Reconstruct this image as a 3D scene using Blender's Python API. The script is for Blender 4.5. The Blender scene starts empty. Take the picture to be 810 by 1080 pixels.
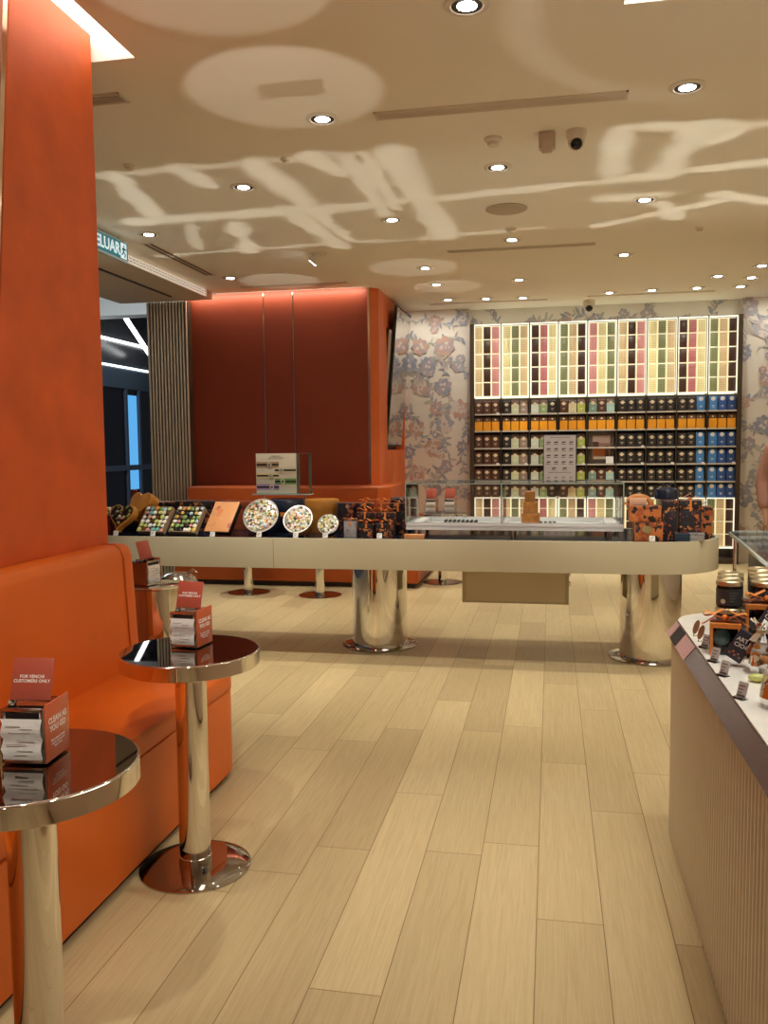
import bpy, bmesh, math, random
from mathutils import Vector, Matrix
random.seed(7)
PI = math.pi
S = bpy.context.scene
C = S.collection

# ------------------------------------------------------------------ materials
M = {}
def mat(name, col, rough=.5, metal=0., emit=None, es=0., spec=.5, coat=0., trans=0., bump=None, vary=None, sheen=0.):
    if name in M: return M[name]
    m = bpy.data.materials.new(name); m.use_nodes = True
    nt = m.node_tree; b = nt.nodes['Principled BSDF']
    b.inputs['Base Color'].default_value = (*col, 1)
    b.inputs['Roughness'].default_value = rough
    b.inputs['Metallic'].default_value = metal
    b.inputs['Specular IOR Level'].default_value = spec
    b.inputs['Coat Weight'].default_value = coat
    b.inputs['Sheen Weight'].default_value = sheen
    if emit: b.inputs['Emission Color'].default_value = (*emit, 1); b.inputs['Emission Strength'].default_value = es
    if vary or bump:
        tc = nt.nodes.new('ShaderNodeTexCoord')
    if vary:                                   # (scale, amount): mottled colour
        n = nt.nodes.new('ShaderNodeTexNoise'); n.inputs['Scale'].default_value = vary[0]; n.inputs['Detail'].default_value = 6
        nt.links.new(tc.outputs['Object'], n.inputs['Vector'])
        r = nt.nodes.new('ShaderNodeValToRGB')
        r.color_ramp.elements[0].position = .3; r.color_ramp.elements[1].position = .72
        a = vary[1]
        r.color_ramp.elements[0].color = (*[c*(1-a) for c in col], 1)
        r.color_ramp.elements[1].color = (*[min(1, c*(1+a)) for c in col], 1)
        nt.links.new(n.outputs['Fac'], r.inputs['Fac']); nt.links.new(r.outputs['Color'], b.inputs['Base Color'])
    if bump:                                   # (scale, strength)
        n2 = nt.nodes.new('ShaderNodeTexNoise'); n2.inputs['Scale'].default_value = bump[0]; n2.inputs['Detail'].default_value = 4
        nt.links.new(tc.outputs['Object'], n2.inputs['Vector'])
        bp = nt.nodes.new('ShaderNodeBump'); bp.inputs['Strength'].default_value = bump[1]; bp.inputs['Distance'].default_value = .01
        nt.links.new(n2.outputs['Fac'], bp.inputs['Height']); nt.links.new(bp.outputs['Normal'], b.inputs['Normal'])
    M[name] = m
    return m

def emission(name, col, s):
    if name in M: return M[name]
    m = bpy.data.materials.new(name); m.use_nodes = True
    nt = m.node_tree; nt.nodes.clear()
    e = nt.nodes.new('ShaderNodeEmission'); o = nt.nodes.new('ShaderNodeOutputMaterial')
    e.inputs['Color'].default_value = (*col, 1); e.inputs['Strength'].default_value = s
    nt.links.new(e.outputs[0], o.inputs[0]); M[name] = m
    return m

def glass(name, tint=(1, 1, 1), gloss=.12, ior=1.45):
    if name in M: return M[name]
    m = bpy.data.materials.new(name); m.use_nodes = True
    nt = m.node_tree; nt.nodes.clear()
    t = nt.nodes.new('ShaderNodeBsdfTransparent'); t.inputs['Color'].default_value = (*tint, 1)
    g = nt.nodes.new('ShaderNodeBsdfGlossy'); g.inputs['Roughness'].default_value = .02
    f = nt.nodes.new('ShaderNodeFresnel'); f.inputs['IOR'].default_value = ior
    mx = nt.nodes.new('ShaderNodeMixShader'); o = nt.nodes.new('ShaderNodeOutputMaterial')
    nt.links.new(f.outputs[0], mx.inputs[0]); nt.links.new(t.outputs[0], mx.inputs[1]); nt.links.new(g.outputs[0], mx.inputs[2])
    nt.links.new(mx.outputs[0], o.inputs[0]); M[name] = m
    return m

def floral(name, base, cols, scale=18., thr=.42, rough=.35):
    """printed flowers: petals cut from a warped cell pattern"""
    if name in M: return M[name]
    m = mat(name, base, rough); nt = m.node_tree; b = nt.nodes['Principled BSDF']
    tc = nt.nodes.new('ShaderNodeTexCoord')
    nz = nt.nodes.new('ShaderNodeTexNoise'); nz.inputs['Scale'].default_value = scale*1.4; nz.inputs['Detail'].default_value = 2
    nt.links.new(tc.outputs['Object'], nz.inputs['Vector'])
    ad = nt.nodes.new('ShaderNodeMixRGB'); ad.blend_type = 'ADD'; ad.inputs[0].default_value = .09
    nt.links.new(tc.outputs['Object'], ad.inputs[1]); nt.links.new(nz.outputs['Color'], ad.inputs[2])
    v = nt.nodes.new('ShaderNodeTexVoronoi'); v.inputs['Scale'].default_value = scale
    nt.links.new(ad.outputs[0], v.inputs['Vector'])
    lt = nt.nodes.new('ShaderNodeMath'); lt.operation = 'LESS_THAN'; lt.inputs[1].default_value = thr
    nt.links.new(v.outputs['Distance'], lt.inputs[0])
    sp = nt.nodes.new('ShaderNodeSeparateColor'); nt.links.new(v.outputs['Color'], sp.inputs[0])
    r = nt.nodes.new('ShaderNodeValToRGB'); r.color_ramp.interpolation = 'CONSTANT'
    els = r.color_ramp.elements
    els[0].color = (*cols[0], 1); els[1].position = 1/len(cols); els[1].color = (*cols[1 % len(cols)], 1)
    for i in range(2, len(cols)):
        e = els.new(i/len(cols)); e.color = (*cols[i], 1)
    nt.links.new(sp.outputs[0], r.inputs[0])
    mx = nt.nodes.new('ShaderNodeMixRGB'); mx.inputs[1].default_value = (*base, 1)
    nt.links.new(lt.outputs[0], mx.inputs[0]); nt.links.new(r.outputs[0], mx.inputs[2])
    nt.links.new(mx.outputs[0], b.inputs['Base Color'])
    return m

def chocs_grid(name, col, dark, nx, nz, rough=.35, es=0.):
    """rows of wrapped pieces behind a clear front: a grid of seams in object space"""
    if name in M: return M[name]
    m = mat(name, col, rough); nt = m.node_tree; b = nt.nodes['Principled BSDF']
    tc = nt.nodes.new('ShaderNodeTexCoord'); sp = nt.nodes.new('ShaderNodeSeparateXYZ'); nt.links.new(tc.outputs['Object'], sp.inputs[0])
    outs = []
    for ax, n in (('X', nx), ('Z', nz)):
        a = nt.nodes.new('ShaderNodeMath'); a.operation = 'MULTIPLY'; a.inputs[1].default_value = n; nt.links.new(sp.outputs[ax], a.inputs[0])
        f = nt.nodes.new('ShaderNodeMath'); f.operation = 'FRACT'; nt.links.new(a.outputs[0], f.inputs[0])
        s = nt.nodes.new('ShaderNodeMath'); s.operation = 'SUBTRACT'; s.inputs[1].default_value = .5; nt.links.new(f.outputs[0], s.inputs[0])
        q = nt.nodes.new('ShaderNodeMath'); q.operation = 'ABSOLUTE'; nt.links.new(s.outputs[0], q.inputs[0])
        outs.append(q)
    mxm = nt.nodes.new('ShaderNodeMath'); mxm.operation = 'MAXIMUM'
    nt.links.new(outs[0].outputs[0], mxm.inputs[0]); nt.links.new(outs[1].outputs[0], mxm.inputs[1])
    gt = nt.nodes.new('ShaderNodeMath'); gt.operation = 'GREATER_THAN'; gt.inputs[1].default_value = .38
    nt.links.new(mxm.outputs[0], gt.inputs[0])
    mx = nt.nodes.new('ShaderNodeMixRGB'); mx.inputs[1].default_value = (*col, 1); mx.inputs[2].default_value = (*dark, 1)
    nt.links.new(gt.outputs[0], mx.inputs[0]); nt.links.new(mx.outputs[0], b.inputs['Base Color'])
    if es: nt.links.new(mx.outputs[0], b.inputs['Emission Color']); b.inputs['Emission Strength'].default_value = es
    return m

chrome = mat('chrome', (.80, .77, .73), .045, 1.)
chrome_soft = mat('brushed steel', (.70, .67, .63), .2, 1.)
darkchrome = mat('dark mirror steel', (.46, .42, .39), .05, 1.)
leather = mat('orange leather', (.72, .135, .007), .42, bump=(160, .05), vary=(3, .05))
leather_far = mat('rust leather', (.52, .10, .014), .45, bump=(160, .05), vary=(3, .05))
plaster = mat('orange velvet plaster', (.68, .112, .016), .55, bump=(9, .12), vary=(4.5, .13))
rust = mat('rust red panel', (.29, .047, .016), .5, vary=(3, .06))
rust_side = mat('orange panel', (.72, .155, .032), .5, vary=(3, .06))
toe = mat('dark plinth', (.03, .018, .012), .5)
ceil_m = mat('ceiling paint', (.92, .90, .83), .8, vary=(.7, .02))
white = mat('white', (.86, .85, .82), .5)
cream = mat('taupe cream lacquer', (.49, .44, .305), .42)
ribm = mat('taupe ribbed lacquer', (.70, .67, .55), .34)
stone = mat('white stone top', (.83, .82, .78), .22, vary=(14, .05))
blackgloss = mat('black glass', (.012, .012, .016), .06)
black = mat('black', (.012, .011, .011), .45)
dgrey = mat('dark grey', (.06, .06, .06), .5)
navy = mat('navy card', (.012, .03, .055), .45)
goldlid = mat('gold lid', (.80, .70, .45), .34, 1.)
gpane = glass('clear glass')
gedge = mat('green glass edge', (.42, .55, .52), .15)
acr = glass('clear acrylic', (.97, .97, .97))
brass = mat('polished strip', (.85, .66, .5), .12, 1.)

# ------------------------------------------------------------------ mesh helpers
def B(): return bmesh.new()
def bx(bm, x0, x1, y0, y1, z0, z1, bev=0., seg=2, mi=0):
    vs = [bm.verts.new((x, y, z)) for x in (x0, x1) for y in (y0, y1) for z in (z0, z1)]
    fs = [bm.faces.new([vs[i] for i in q]) for q in ((0,1,3,2),(4,6,7,5),(0,4,5,1),(2,3,7,6),(0,2,6,4),(1,5,7,3))]
    for f in fs: f.material_index = mi
    if bev:
        es = list({e for f in fs for e in f.edges})
        bmesh.ops.bevel(bm, geom=es, offset=bev, segments=seg, profile=.5, affect='EDGES')
    return vs
def prism(bm, pts, z0, z1, mi=0, bev=0., mtx=None):
    a = [bm.verts.new((p[0], p[1], z0)) for p in pts]; b = [bm.verts.new((p[0], p[1], z1)) for p in pts]
    n = len(pts); fs = [bm.faces.new(a[::-1]), bm.faces.new(b)]
    for i in range(n): fs.append(bm.faces.new((a[i], a[(i+1) % n], b[(i+1) % n], b[i])))
    for f in fs: f.material_index = mi
    if bev:
        es = list({e for f in fs[:2] for e in f.edges})
        r = bmesh.ops.bevel(bm, geom=es, offset=bev, segments=3, profile=.5, affect='EDGES')
    if mtx: bmesh.ops.transform(bm, matrix=mtx, verts=a+b if not bev else bm.verts)
def circ(r, n=32, cx=0, cy=0): return [(cx+r*math.cos(2*PI*i/n), cy+r*math.sin(2*PI*i/n)) for i in range(n)]
def cyl(bm, r, z0, z1, cx=0, cy=0, n=32, mi=0, bev=0.): prism(bm, circ(r, n, cx, cy), z0, z1, mi, bev)
def lathe(bm, prof, cx=0, cy=0, n=40, mi=0):
    rings = []
    for r, z in prof:
        rings.append([bm.verts.new((cx+max(r, 1e-5)*math.cos(2*PI*i/n), cy+max(r, 1e-5)*math.sin(2*PI*i/n), z)) for i in range(n)])
    for a, b in zip(rings, rings[1:]):
        for i in range(n):
            f = bm.faces.new((a[i], a[(i+1) % n], b[(i+1) % n], b[i])); f.material_index = mi
    if prof[0][0] > 1e-4: bm.faces.new(rings[0][::-1]).material_index = mi
    if prof[-1][0] > 1e-4: bm.faces.new(rings[-1]).material_index = mi
def tube(bm, pts, r, n=8, mi=0):
    pts = [Vector(p) for p in pts]; rings = []
    for i, p in enumerate(pts):
        d = (pts[min(i+1, len(pts)-1)]-pts[max(i-1, 0)]).normalized()
        u = d.cross(Vector((0, 0, 1)) if abs(d.z) < .9 else Vector((1, 0, 0))).normalized(); w = d.cross(u)
        rr = r[i] if isinstance(r, (list, tuple)) else r
        rings.append([bm.verts.new(p+rr*(math.cos(2*PI*k/n)*u+math.sin(2*PI*k/n)*w)) for k in range(n)])
    for a, b in zip(rings, rings[1:]):
        for i in range(n): bm.faces.new((a[i], a[(i+1) % n], b[(i+1) % n], b[i])).material_index = mi
    bm.faces.new(rings[0][::-1]).material_index = mi; bm.faces.new(rings[-1]).material_index = mi
def ball(bm, p, r, sub=2, sc=(1, 1, 1), mi=0):
    q = bmesh.ops.create_icosphere(bm, subdivisions=sub, radius=r, matrix=Matrix.Translation(p) @ Matrix.Diagonal((*sc, 1)))
    for v in q['verts']:
        for f in v.link_faces: f.material_index = mi
def rrect(x0, x1, y0, y1, r, n=8, corners=(1, 1, 1, 1)):
    out = []
    for (cx, cy, a0, on) in ((x1, y1, 0, corners[0]), (x0, y1, PI/2, corners[1]), (x0, y0, PI, corners[2]), (x1, y0, 3*PI/2, corners[3])):
        if not on: out.append((cx, cy)); continue
        ox = cx-r if cx == x1 else cx+r; oy = cy-r if cy == y1 else cy+r
        out += [(ox+r*math.cos(a0+PI/2*i/n), oy+r*math.sin(a0+PI/2*i/n)) for i in range(n+1)]
    return out
def obj(name, bm, m, parent=None, loc=None, smooth=True, rot=None):
    bmesh.ops.recalc_face_normals(bm, faces=bm.faces)
    me = bpy.data.meshes.new(name); bm.to_mesh(me); bm.free()
    for k in (m if isinstance(m, (list, tuple)) else [m]): me.materials.append(k)
    if smooth:
        me.shade_smooth(); me.set_sharp_from_angle(angle=math.radians(38))
    o = bpy.data.objects.new(name, me); C.objects.link(o)
    if parent: o.parent = parent
    if loc: o.location = loc
    if rot: o.rotation_euler = rot
    return o
def tag(o, label, cat, group=None, kind=None):
    o['label'] = label; o['category'] = cat
    if group: o['group'] = group
    if kind: o['kind'] = kind
    return o
def thing(name, label, cat, loc=(0, 0, 0), rz=0., group=None, rot=None):
    o = bpy.data.objects.new(name, None); C.objects.link(o); o.empty_display_size = .05
    o.location = loc; o.rotation_euler = rot if rot else (0, 0, rz)
    return tag(o, label, cat, group)
def struct(name, bm, m, smooth=False, parent=None):
    o = obj(name, bm, m, parent, smooth=smooth); 
    if not parent: o['kind'] = 'structure'
    return o
def dup(root, loc, rz=None, label=None, group=None, rot=None):
    r = root.copy(); C.objects.link(r); r.location = loc
    if rz is not None: r.rotation_euler = (0, 0, rz)
    if rot is not None: r.rotation_euler = rot
    if label: r['label'] = label
    if group: r['group'] = group
    for ch in list(root.children):
        c = ch.copy(); C.objects.link(c); c.parent = r
        for g in list(ch.children):
            d = g.copy(); C.objects.link(d); d.parent = c
    return r
def text_bm(s, size, mtx, align='CENTER', ext=.0006, bold=False, spacing=1.0):
    cu = bpy.data.curves.new('t', 'FONT'); cu.body = s; cu.size = size; cu.align_x = align; cu.align_y = 'CENTER'; cu.extrude = ext
    cu.space_line = 1.0; cu.resolution_u = 2; cu.space_character = spacing
    if bold: cu.offset = size*.022
    o = bpy.data.objects.new('t', cu); C.objects.link(o)
    dg = bpy.context.evaluated_depsgraph_get(); dg.update()
    me = bpy.data.meshes.new_from_object(o.evaluated_get(dg))
    bm = bmesh.new(); bm.from_mesh(me); bmesh.ops.transform(bm, matrix=mtx, verts=bm.verts)
    bpy.data.objects.remove(o); bpy.data.curves.remove(cu); bpy.data.meshes.remove(me)
    return bm
FRONT = Matrix(((1, 0, 0, 0), (0, 0, -1, 0), (0, 1, 0, 0), (0, 0, 0, 1)))      # text faces -Y
SIDEX = Matrix(((0, 0, 1, 0), (1, 0, 0, 0), (0, 1, 0, 0), (0, 0, 0, 1)))       # text faces +X, reads towards +Y
ORD = ['first', 'second', 'third', 'fourth', 'fifth', 'sixth', 'seventh', 'eighth', 'ninth', 'tenth', 'eleventh', 'twelfth', 'thirteenth',
       'fourteenth', 'fifteenth', 'sixteenth', 'seventeenth', 'eighteenth', 'nineteenth', 'twentieth', 'twenty-first', 'twenty-second',
       'twenty-third', 'twenty-fourth', 'twenty-fifth', 'twenty-sixth', 'twenty-seventh']

# ------------------------------------------------------------------ camera
H = 1.45
f_px, pitch, roll, yaw = 901.04, .0772793, -.0103260, .1933241
fw = Vector((-math.sin(yaw)*math.cos(pitch), math.cos(yaw)*math.cos(pitch), -math.sin(pitch)))
rt = Vector((math.cos(yaw), math.sin(yaw), 0)); up = rt.cross(fw)
r2 = math.cos(roll)*rt + math.sin(roll)*up; u2 = -math.sin(roll)*rt + math.cos(roll)*up
cam = bpy.data.cameras.new('camera'); co = bpy.data.objects.new('camera', cam); C.objects.link(co)
cam.sensor_fit = 'HORIZONTAL'; cam.sensor_width = 36; cam.lens = f_px/810*36; cam.clip_start = .05; cam.clip_end = 100
m4 = Matrix((r2, u2, -fw)).transposed().to_4x4(); m4.translation = (0, 0, H); co.matrix_world = m4
S.camera = co

# ------------------------------------------------------------------ setting
ZC = 3.15
def floor_mat():
    m = mat('oak floor', (.6, .45, .25), .40, coat=.10); m.node_tree.nodes['Principled BSDF'].inputs['Coat Roughness'].default_value = .14; nt = m.node_tree; b = nt.nodes['Principled BSDF']
    N = nt.nodes.new; Lk = nt.links.new
    tc = N('ShaderNodeTexCoord'); sp = N('ShaderNodeSeparateXYZ'); Lk(tc.outputs['Object'], sp.inputs[0])
    def mth(op, a, c=None):
        n = N('ShaderNodeMath'); n.operation = op
        if hasattr(a, 'links') or hasattr(a, 'is_linked'): Lk(a, n.inputs[0])
        else: n.inputs[0].default_value = a
        if c is not None:
            if hasattr(c, 'is_linked'): Lk(c, n.inputs[1])
            else: n.inputs[1].default_value = c
        return n.outputs[0]
    W, LEN = .1985, 1.32
    xs = mth('DIVIDE', mth('ADD', sp.outputs['X'], .0365+W*40), W); ix = mth('FLOOR', xs); fx = mth('FRACT', xs)
    wn = N('ShaderNodeTexWhiteNoise'); wn.noise_dimensions = '1D'; Lk(ix, wn.inputs['W'])
    ys = mth('ADD', mth('DIVIDE', sp.outputs['Y'], LEN), mth('MULTIPLY', wn.outputs['Value'], 7.3)); iy = mth('FLOOR', ys); fy = mth('FRACT', ys)
    cmb = N('ShaderNodeCombineXYZ'); Lk(ix, cmb.inputs[0]); Lk(iy, cmb.inputs[1])
    wn2 = N('ShaderNodeTexWhiteNoise'); wn2.noise_dimensions = '3D'; Lk(cmb.outputs[0], wn2.inputs['Vector'])
    rp = N('ShaderNodeValToRGB'); Lk(wn2.outputs['Value'], rp.inputs[0])
    rp.color_ramp.elements[0].color = (.47, .36, .195, 1); rp.color_ramp.elements[1].color = (.60, .475, .265, 1)
    e = rp.color_ramp.elements.new(.5); e.color = (.54, .425, .23, 1)
    # grain, shifted per plank and stretched along it
    off = N('ShaderNodeVectorMath'); off.operation = 'SCALE'; Lk(wn2.outputs['Color'], off.inputs[0]); off.inputs['Scale'].default_value = 30
    add = N('ShaderNodeVectorMath'); Lk(tc.outputs['Object'], add.inputs[0]); Lk(off.outputs[0], add.inputs[1])
    mp = N('ShaderNodeMapping'); mp.inputs['Scale'].default_value = (60, 2.2, 1); Lk(add.outputs[0], mp.inputs[0])
    g = N('ShaderNodeTexNoise'); g.inputs['Scale'].default_value = 1.6; g.inputs['Detail'].default_value = 5; g.inputs['Distortion'].default_value = 1.2
    Lk(mp.outputs[0], g.inputs['Vector'])
    gr = N('ShaderNodeValToRGB'); Lk(g.outputs['Fac'], gr.inputs[0])
    gr.color_ramp.elements[0].position = .35; gr.color_ramp.elements[0].color = (.80, .76, .72, 1)
    gr.color_ramp.elements[1].position = .62; gr.color_ramp.elements[1].color = (1.03, 1.03, 1.03, 1)
    mu = N('ShaderNodeMixRGB'); mu.blend_type = 'MULTIPLY'; mu.inputs[0].default_value = .55; Lk(rp.outputs[0], mu.inputs[1]); Lk(gr.outputs[0], mu.inputs[2])
    ex = mth('MINIMUM', fx, mth('SUBTRACT', 1., fx)); ey = mth('MINIMUM', fy, mth('SUBTRACT', 1., fy))
    gap = mth('MAXIMUM', mth('LESS_THAN', ex, .007), mth('LESS_THAN', ey, .0011))
    mx = N('ShaderNodeMixRGB'); Lk(gap, mx.inputs[0]); Lk(mu.outputs[0], mx.inputs[1]); mx.inputs[2].default_value = (.20, .12, .05, 1)
    Lk(mx.outputs[0], b.inputs['Base Color'])
    bp = N('ShaderNodeBump'); bp.inputs['Strength'].default_value = .25; bp.inputs['Distance'].default_value = .002; bp.invert = True
    Lk(gap, bp.inputs['Height']); Lk(bp.outputs[0], b.inputs['Normal'])
    return m
bm = B(); bx(bm, -4.6, 3.3, -2.6, 11.1, -.06, 0); struct('floor', bm, floor_mat())

bm = B()                                                             # ceiling with two recessed coves
holes = [(-3.0, -1.79, .9, 3.595), (.27, 2.0, 1.4, 3.58)]
xs = sorted({-3.66, 3.3, *[h[0] for h in holes], *[h[1] for h in holes]}); ys = sorted({-2.6, 11.1, *[h[2] for h in holes], *[h[3] for h in holes]})
for i in range(len(xs)-1):
    for j in range(len(ys)-1):
        cx, cy = (xs[i]+xs[i+1])/2, (ys[j]+ys[j+1])/2
        if any(h[0] < cx < h[1] and h[2] < cy < h[3] for h in holes): continue
        q = [bm.verts.new(p) for p in ((xs[i], ys[j], ZC), (xs[i+1], ys[j], ZC), (xs[i+1], ys[j+1], ZC), (xs[i], ys[j+1], ZC))]
        bm.faces.new(q)
for h in holes:
    t = .012
    bx(bm, h[0]-t, h[1]+t, h[3], h[3]+t, ZC+.0005, ZC+.13); bx(bm, h[0]-t, h[1]+t, h[2]-t, h[2], ZC+.0005, ZC+.13)
    bx(bm, h[0]-t, h[0], h[2], h[3], ZC+.0005, ZC+.13); bx(bm, h[1], h[1]+t, h[2], h[3], ZC+.0005, ZC+.13)
    bx(bm, h[0]-t, h[1]+t, h[2]-t, h[3]+t, ZC+.13, ZC+.15)
bmesh.ops.remove_doubles(bm, verts=bm.verts, dist=1e-4)
struct('ceiling', bm, ceil_m)
for h, nm, x0, x1, lab in ((holes[0], 0, -1.97, -1.80, 'glowing cove light panel recessed in ceiling above the orange column'),
                     (holes[1], 1, .285, 1.985, 'glowing recessed ceiling light panel at upper right edge of photo')):
    bm = B(); bx(bm, x0 if nm else -2.98, x1, h[2]+.02, h[3]-.02, ZC+.105, ZC+.128)
    tag(obj('cove_light', bm, emission('cove glow', (1, .93, .82), 3.6)), lab, 'ceiling light', 'recessed cove lights')

# back wall with printed floral paper
wp = mat('cream wallpaper', (.76, .71, .65), .6, vary=(2.2, .05))
pal = [wp] + [mat('paper ink %s' % n, c, .6) for n, c in (('blue', (.30, .32, .42)), ('slate', (.38, .39, .45)), ('pink', (.56, .37, .31)), ('mauve', (.43, .35, .39)),
                                                     ('sage', (.50, .49, .44)), ('pale', (.66, .59, .56)), ('grey', (.55, .50, .47)))]
def paper(bm, x0, x1, z0, z1, y, seed):
    rnd = random.Random(seed); k = [0]
    def ell(cx, cz, a, b, th, mi):
        k[0] += 1; d = y-.0006-.000012*k[0]
        vs = []
        for i in range(9):
            t = 2*PI*i/9; r = 1+.12*rnd.uniform(-1, 1)
            px, pz = a*r*math.cos(t), b*r*math.sin(t)*(1 if math.cos(t) < .3 else .75)
            X, Z = cx+px*math.cos(th)-pz*math.sin(th), cz+px*math.sin(th)+pz*math.cos(th)
            vs.append(bm.verts.new((min(max(X, x0), x1), d, min(max(Z, z0), z1))))
        try: bm.faces.new(vs).material_index = mi
        except ValueError: pass
    def stem(cx, cz, th, L):
        p = Vector((cx, cz)); a = th; mi = rnd.choice((7, 5, 2)); n = 7
        for i in range(n):
            a += rnd.uniform(-.8, .8); q = p+Vector((math.cos(a), math.sin(a)))*L/n
            ell((p.x+q.x)/2, (p.y+q.y)/2, L/n*.62, rnd.uniform(.005, .010), a, mi)
            for s in (-1, 1):
                if rnd.random() < .62:
                    b = a+s*rnd.uniform(.6, 1.2); l = rnd.uniform(.03, .06)
                    ell(q.x+math.cos(b)*l*.8, q.y+math.sin(b)*l*.8, l, l*.34, b, rnd.choice((1, 2, 5, 7, 2, 4)))
            p = q
        return p
    def flower(cx, cz, R, c1, c2):
        n = rnd.randint(6, 9); o = rnd.random()*6
        for i in range(n):
            t = o+2*PI*i/n; ell(cx+math.cos(t)*R*.6, cz+math.sin(t)*R*.6, R*.50, R*rnd.uniform(.34, .5), t, c1 if i % 3 else c2)
        for i in range(5):
            t = o+2*PI*i/5+.4; ell(cx+math.cos(t)*R*.28, cz+math.sin(t)*R*.28, R*.3, R*.2, t, c2 if i % 2 else 6)
        ell(cx, cz, R*.17, R*.15, 0, c1)
    z = z0+.1; row = 0
    while z < z1:
        x = x0+.05+(row % 2)*.17
        while x < x1:
            cx, cz = x+rnd.uniform(-.06, .06), z+rnd.uniform(-.06, .06); th = rnd.random()*2*PI
            for j in range(2): stem(cx, cz, th+j*2.4+rnd.uniform(-.4, .4), rnd.uniform(.22, .40))
            c1, c2 = rnd.choice(((1, 2), (3, 6), (4, 2), (1, 4), (3, 4), (2, 6)))
            flower(cx, cz, rnd.uniform(.065, .125), c1, c2)
            if rnd.random() < .6: flower(cx+rnd.uniform(-.12, .12), cz+rnd.uniform(-.12, .12), rnd.uniform(.035, .06), c2, c1)
            x += .36
        z += .27; row += 1
YB = 10.88
bm = B(); bx(bm, -2.0, -1.01, YB, 11.1, 0, ZC); bx(bm, 2.215, 3.3, YB, 11.1, 0, ZC); bx(bm, -1.01, 2.215, YB+.1, 11.1, 0, ZC)
paper(bm, -1.9, -1.012, .75, ZC, YB, 3); paper(bm, 2.217, 3.1, .2, ZC, YB, 5); paper(bm, -1.0, 2.21, 2.85, ZC, YB+.1, 9)
struct('wall_back', bm, pal)
bm = B(); bx(bm, 3.2, 3.3, -2.6, YB, 0, ZC); struct('wall_right', bm, mat('beige wall', (.80, .74, .64), .7))
bm = B(); bx(bm, -4.0, 3.3, -2.7, -2.6, 0, ZC); struct('wall_rear', bm, M['beige wall'])
bm = B(); prism(bm, [(-2.6, 0), (2.582, 0), (2.967, ZC+.10), (-2.6, ZC+.10)], -2.3, -2.05, mtx=Matrix(((0, 0, 1, 0), (1, 0, 0, 0), (0, 1, 0, 0), (0, 0, 0, 1)))); struct('wall_left', bm, rust)
# orange column behind the banquette
XZ = Matrix(((0, 0, 1, 0), (1, 0, 0, 0), (0, 1, 0, 0), (0, 0, 0, 1)))     # (y, z) outlines pushed along x
bm = B(); prism(bm, [(2.615, 0), (3.56, 0), (3.56, ZC+.10), (3.0, ZC+.10)], -2.75, -1.98, mtx=XZ); struct('wall_column', bm, plaster)
bm = B(); prism(bm, [(2.583, 0), (2.6145, 0), (2.9995, ZC+.10), (2.968, ZC+.10)], -2.3, -1.984, mtx=XZ); struct('trim_column', bm, brass)

# rust wall block with chamfered corner and orange flank
bm = B(); prism(bm, [(-4.05, 9.14), (-1.953, 9.14), (-1.953, YB), (-4.05, YB)], 0, ZC)
struct('wall_rust', bm, [rust])
bm = B()                                                             # orange flank lining with the niche cut out
prism(bm, [(-1.952, 9.14), (-1.935, 9.14), (-1.845, 9.23), (-1.845, 9.68), (-1.952, 9.68)], 0, ZC)
for (y0, y1, z0, z1) in ((9.68, 10.82, 0, 1.40), (9.68, 10.82, 2.80, ZC), (10.82, YB, 0, ZC)):
    bx(bm, -1.952, -1.845, y0, y1, z0, z1)
for y in (9.55, 9.95, 10.35): bx(bm, -1.8455, -1.8435, y, y+.006, 0, 1.39); 
bx(bm, -1.8455, -1.8435, 9.55, 9.556, 1.39, ZC)
struct('wall_flank', bm, rust_side)
bm = B(); bx(bm, -1.945, -1.925, 9.128, 9.14, 0, ZC); struct('trim_corner', bm, brass)
for i, x in enumerate((-3.12, -2.785)):
    bm = B(); bx(bm, x-.004, x+.004, 9.135, 9.1395, 1.0, ZC-.01); struct('trim_%d' % (i+1), bm, brass)
bm = B(); bx(bm, -4.02, -4.0, 9.1, 9.139, 0, ZC); struct('trim_jamb', bm, brass)

# screen leaning out of the niche
t = thing('wall_screen', 'tall dark-framed glossy screen tilted forward out of the orange flank niche', 'screen', (-1.90, 10.265, 1.445), rot=(0, math.radians(4.8), 0))
bm = B(); bx(bm, .0, .03, -.49, .49, 0, 1.62, .003); obj('housing', bm, black, t)
bm = B(); bx(bm, .0302, .033, -.47, .47, .02, 1.60); obj('display', bm, mat('mirror screen', (.62, .58, .54), .03, 1.), t)

bm = B(); bx(bm, -.03, -.012, -.57, -.40, .02, 1.33); obj('mount_board', bm, mat('pale board', (.62, .52, .47), .5), t)
# bulkhead over the entrance, with linear grille whose brightness is a painted glow
bm = B(); bx(bm, -4.75, -3.66, 3.4, 9.0, 3.07, 3.3); bx(bm, -3.66, -3.652, 3.4, 8.79, 3.07, ZC)
struct('ceiling_bulkhead', bm, mat('bulkhead paint', (.70, .62, .48), .6))
bm = B(); bx(bm, -4.02, -3.99, 3.5, 8.7, 3.062, 3.0695); struct('trim_slot', bm, black)
t = thing('linear_vent', 'long bright linear air grille along the bulkhead behind the exit sign', 'vent', (-3.65, 7.9, 3.105))
bm = B(); bx(bm, 0, .012, -1.3, .89, -.034, .034, .003); obj('frame', bm, mat('vent white glow', (.92, .88, .80), .5, emit=(1, .92, .78), es=.32), t)  # frame glows to look bright, though no lamp
bm = B()
for i in range(34):
    y = -1.27+i*.0635
    if abs(y-.35) < .02: continue
    bx(bm, .0122, .014, y, y+.045, .010, .016); bx(bm, .0122, .014, y+.01, y+.055, -.016, -.010)
obj('slot', bm, dgrey, t)

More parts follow.
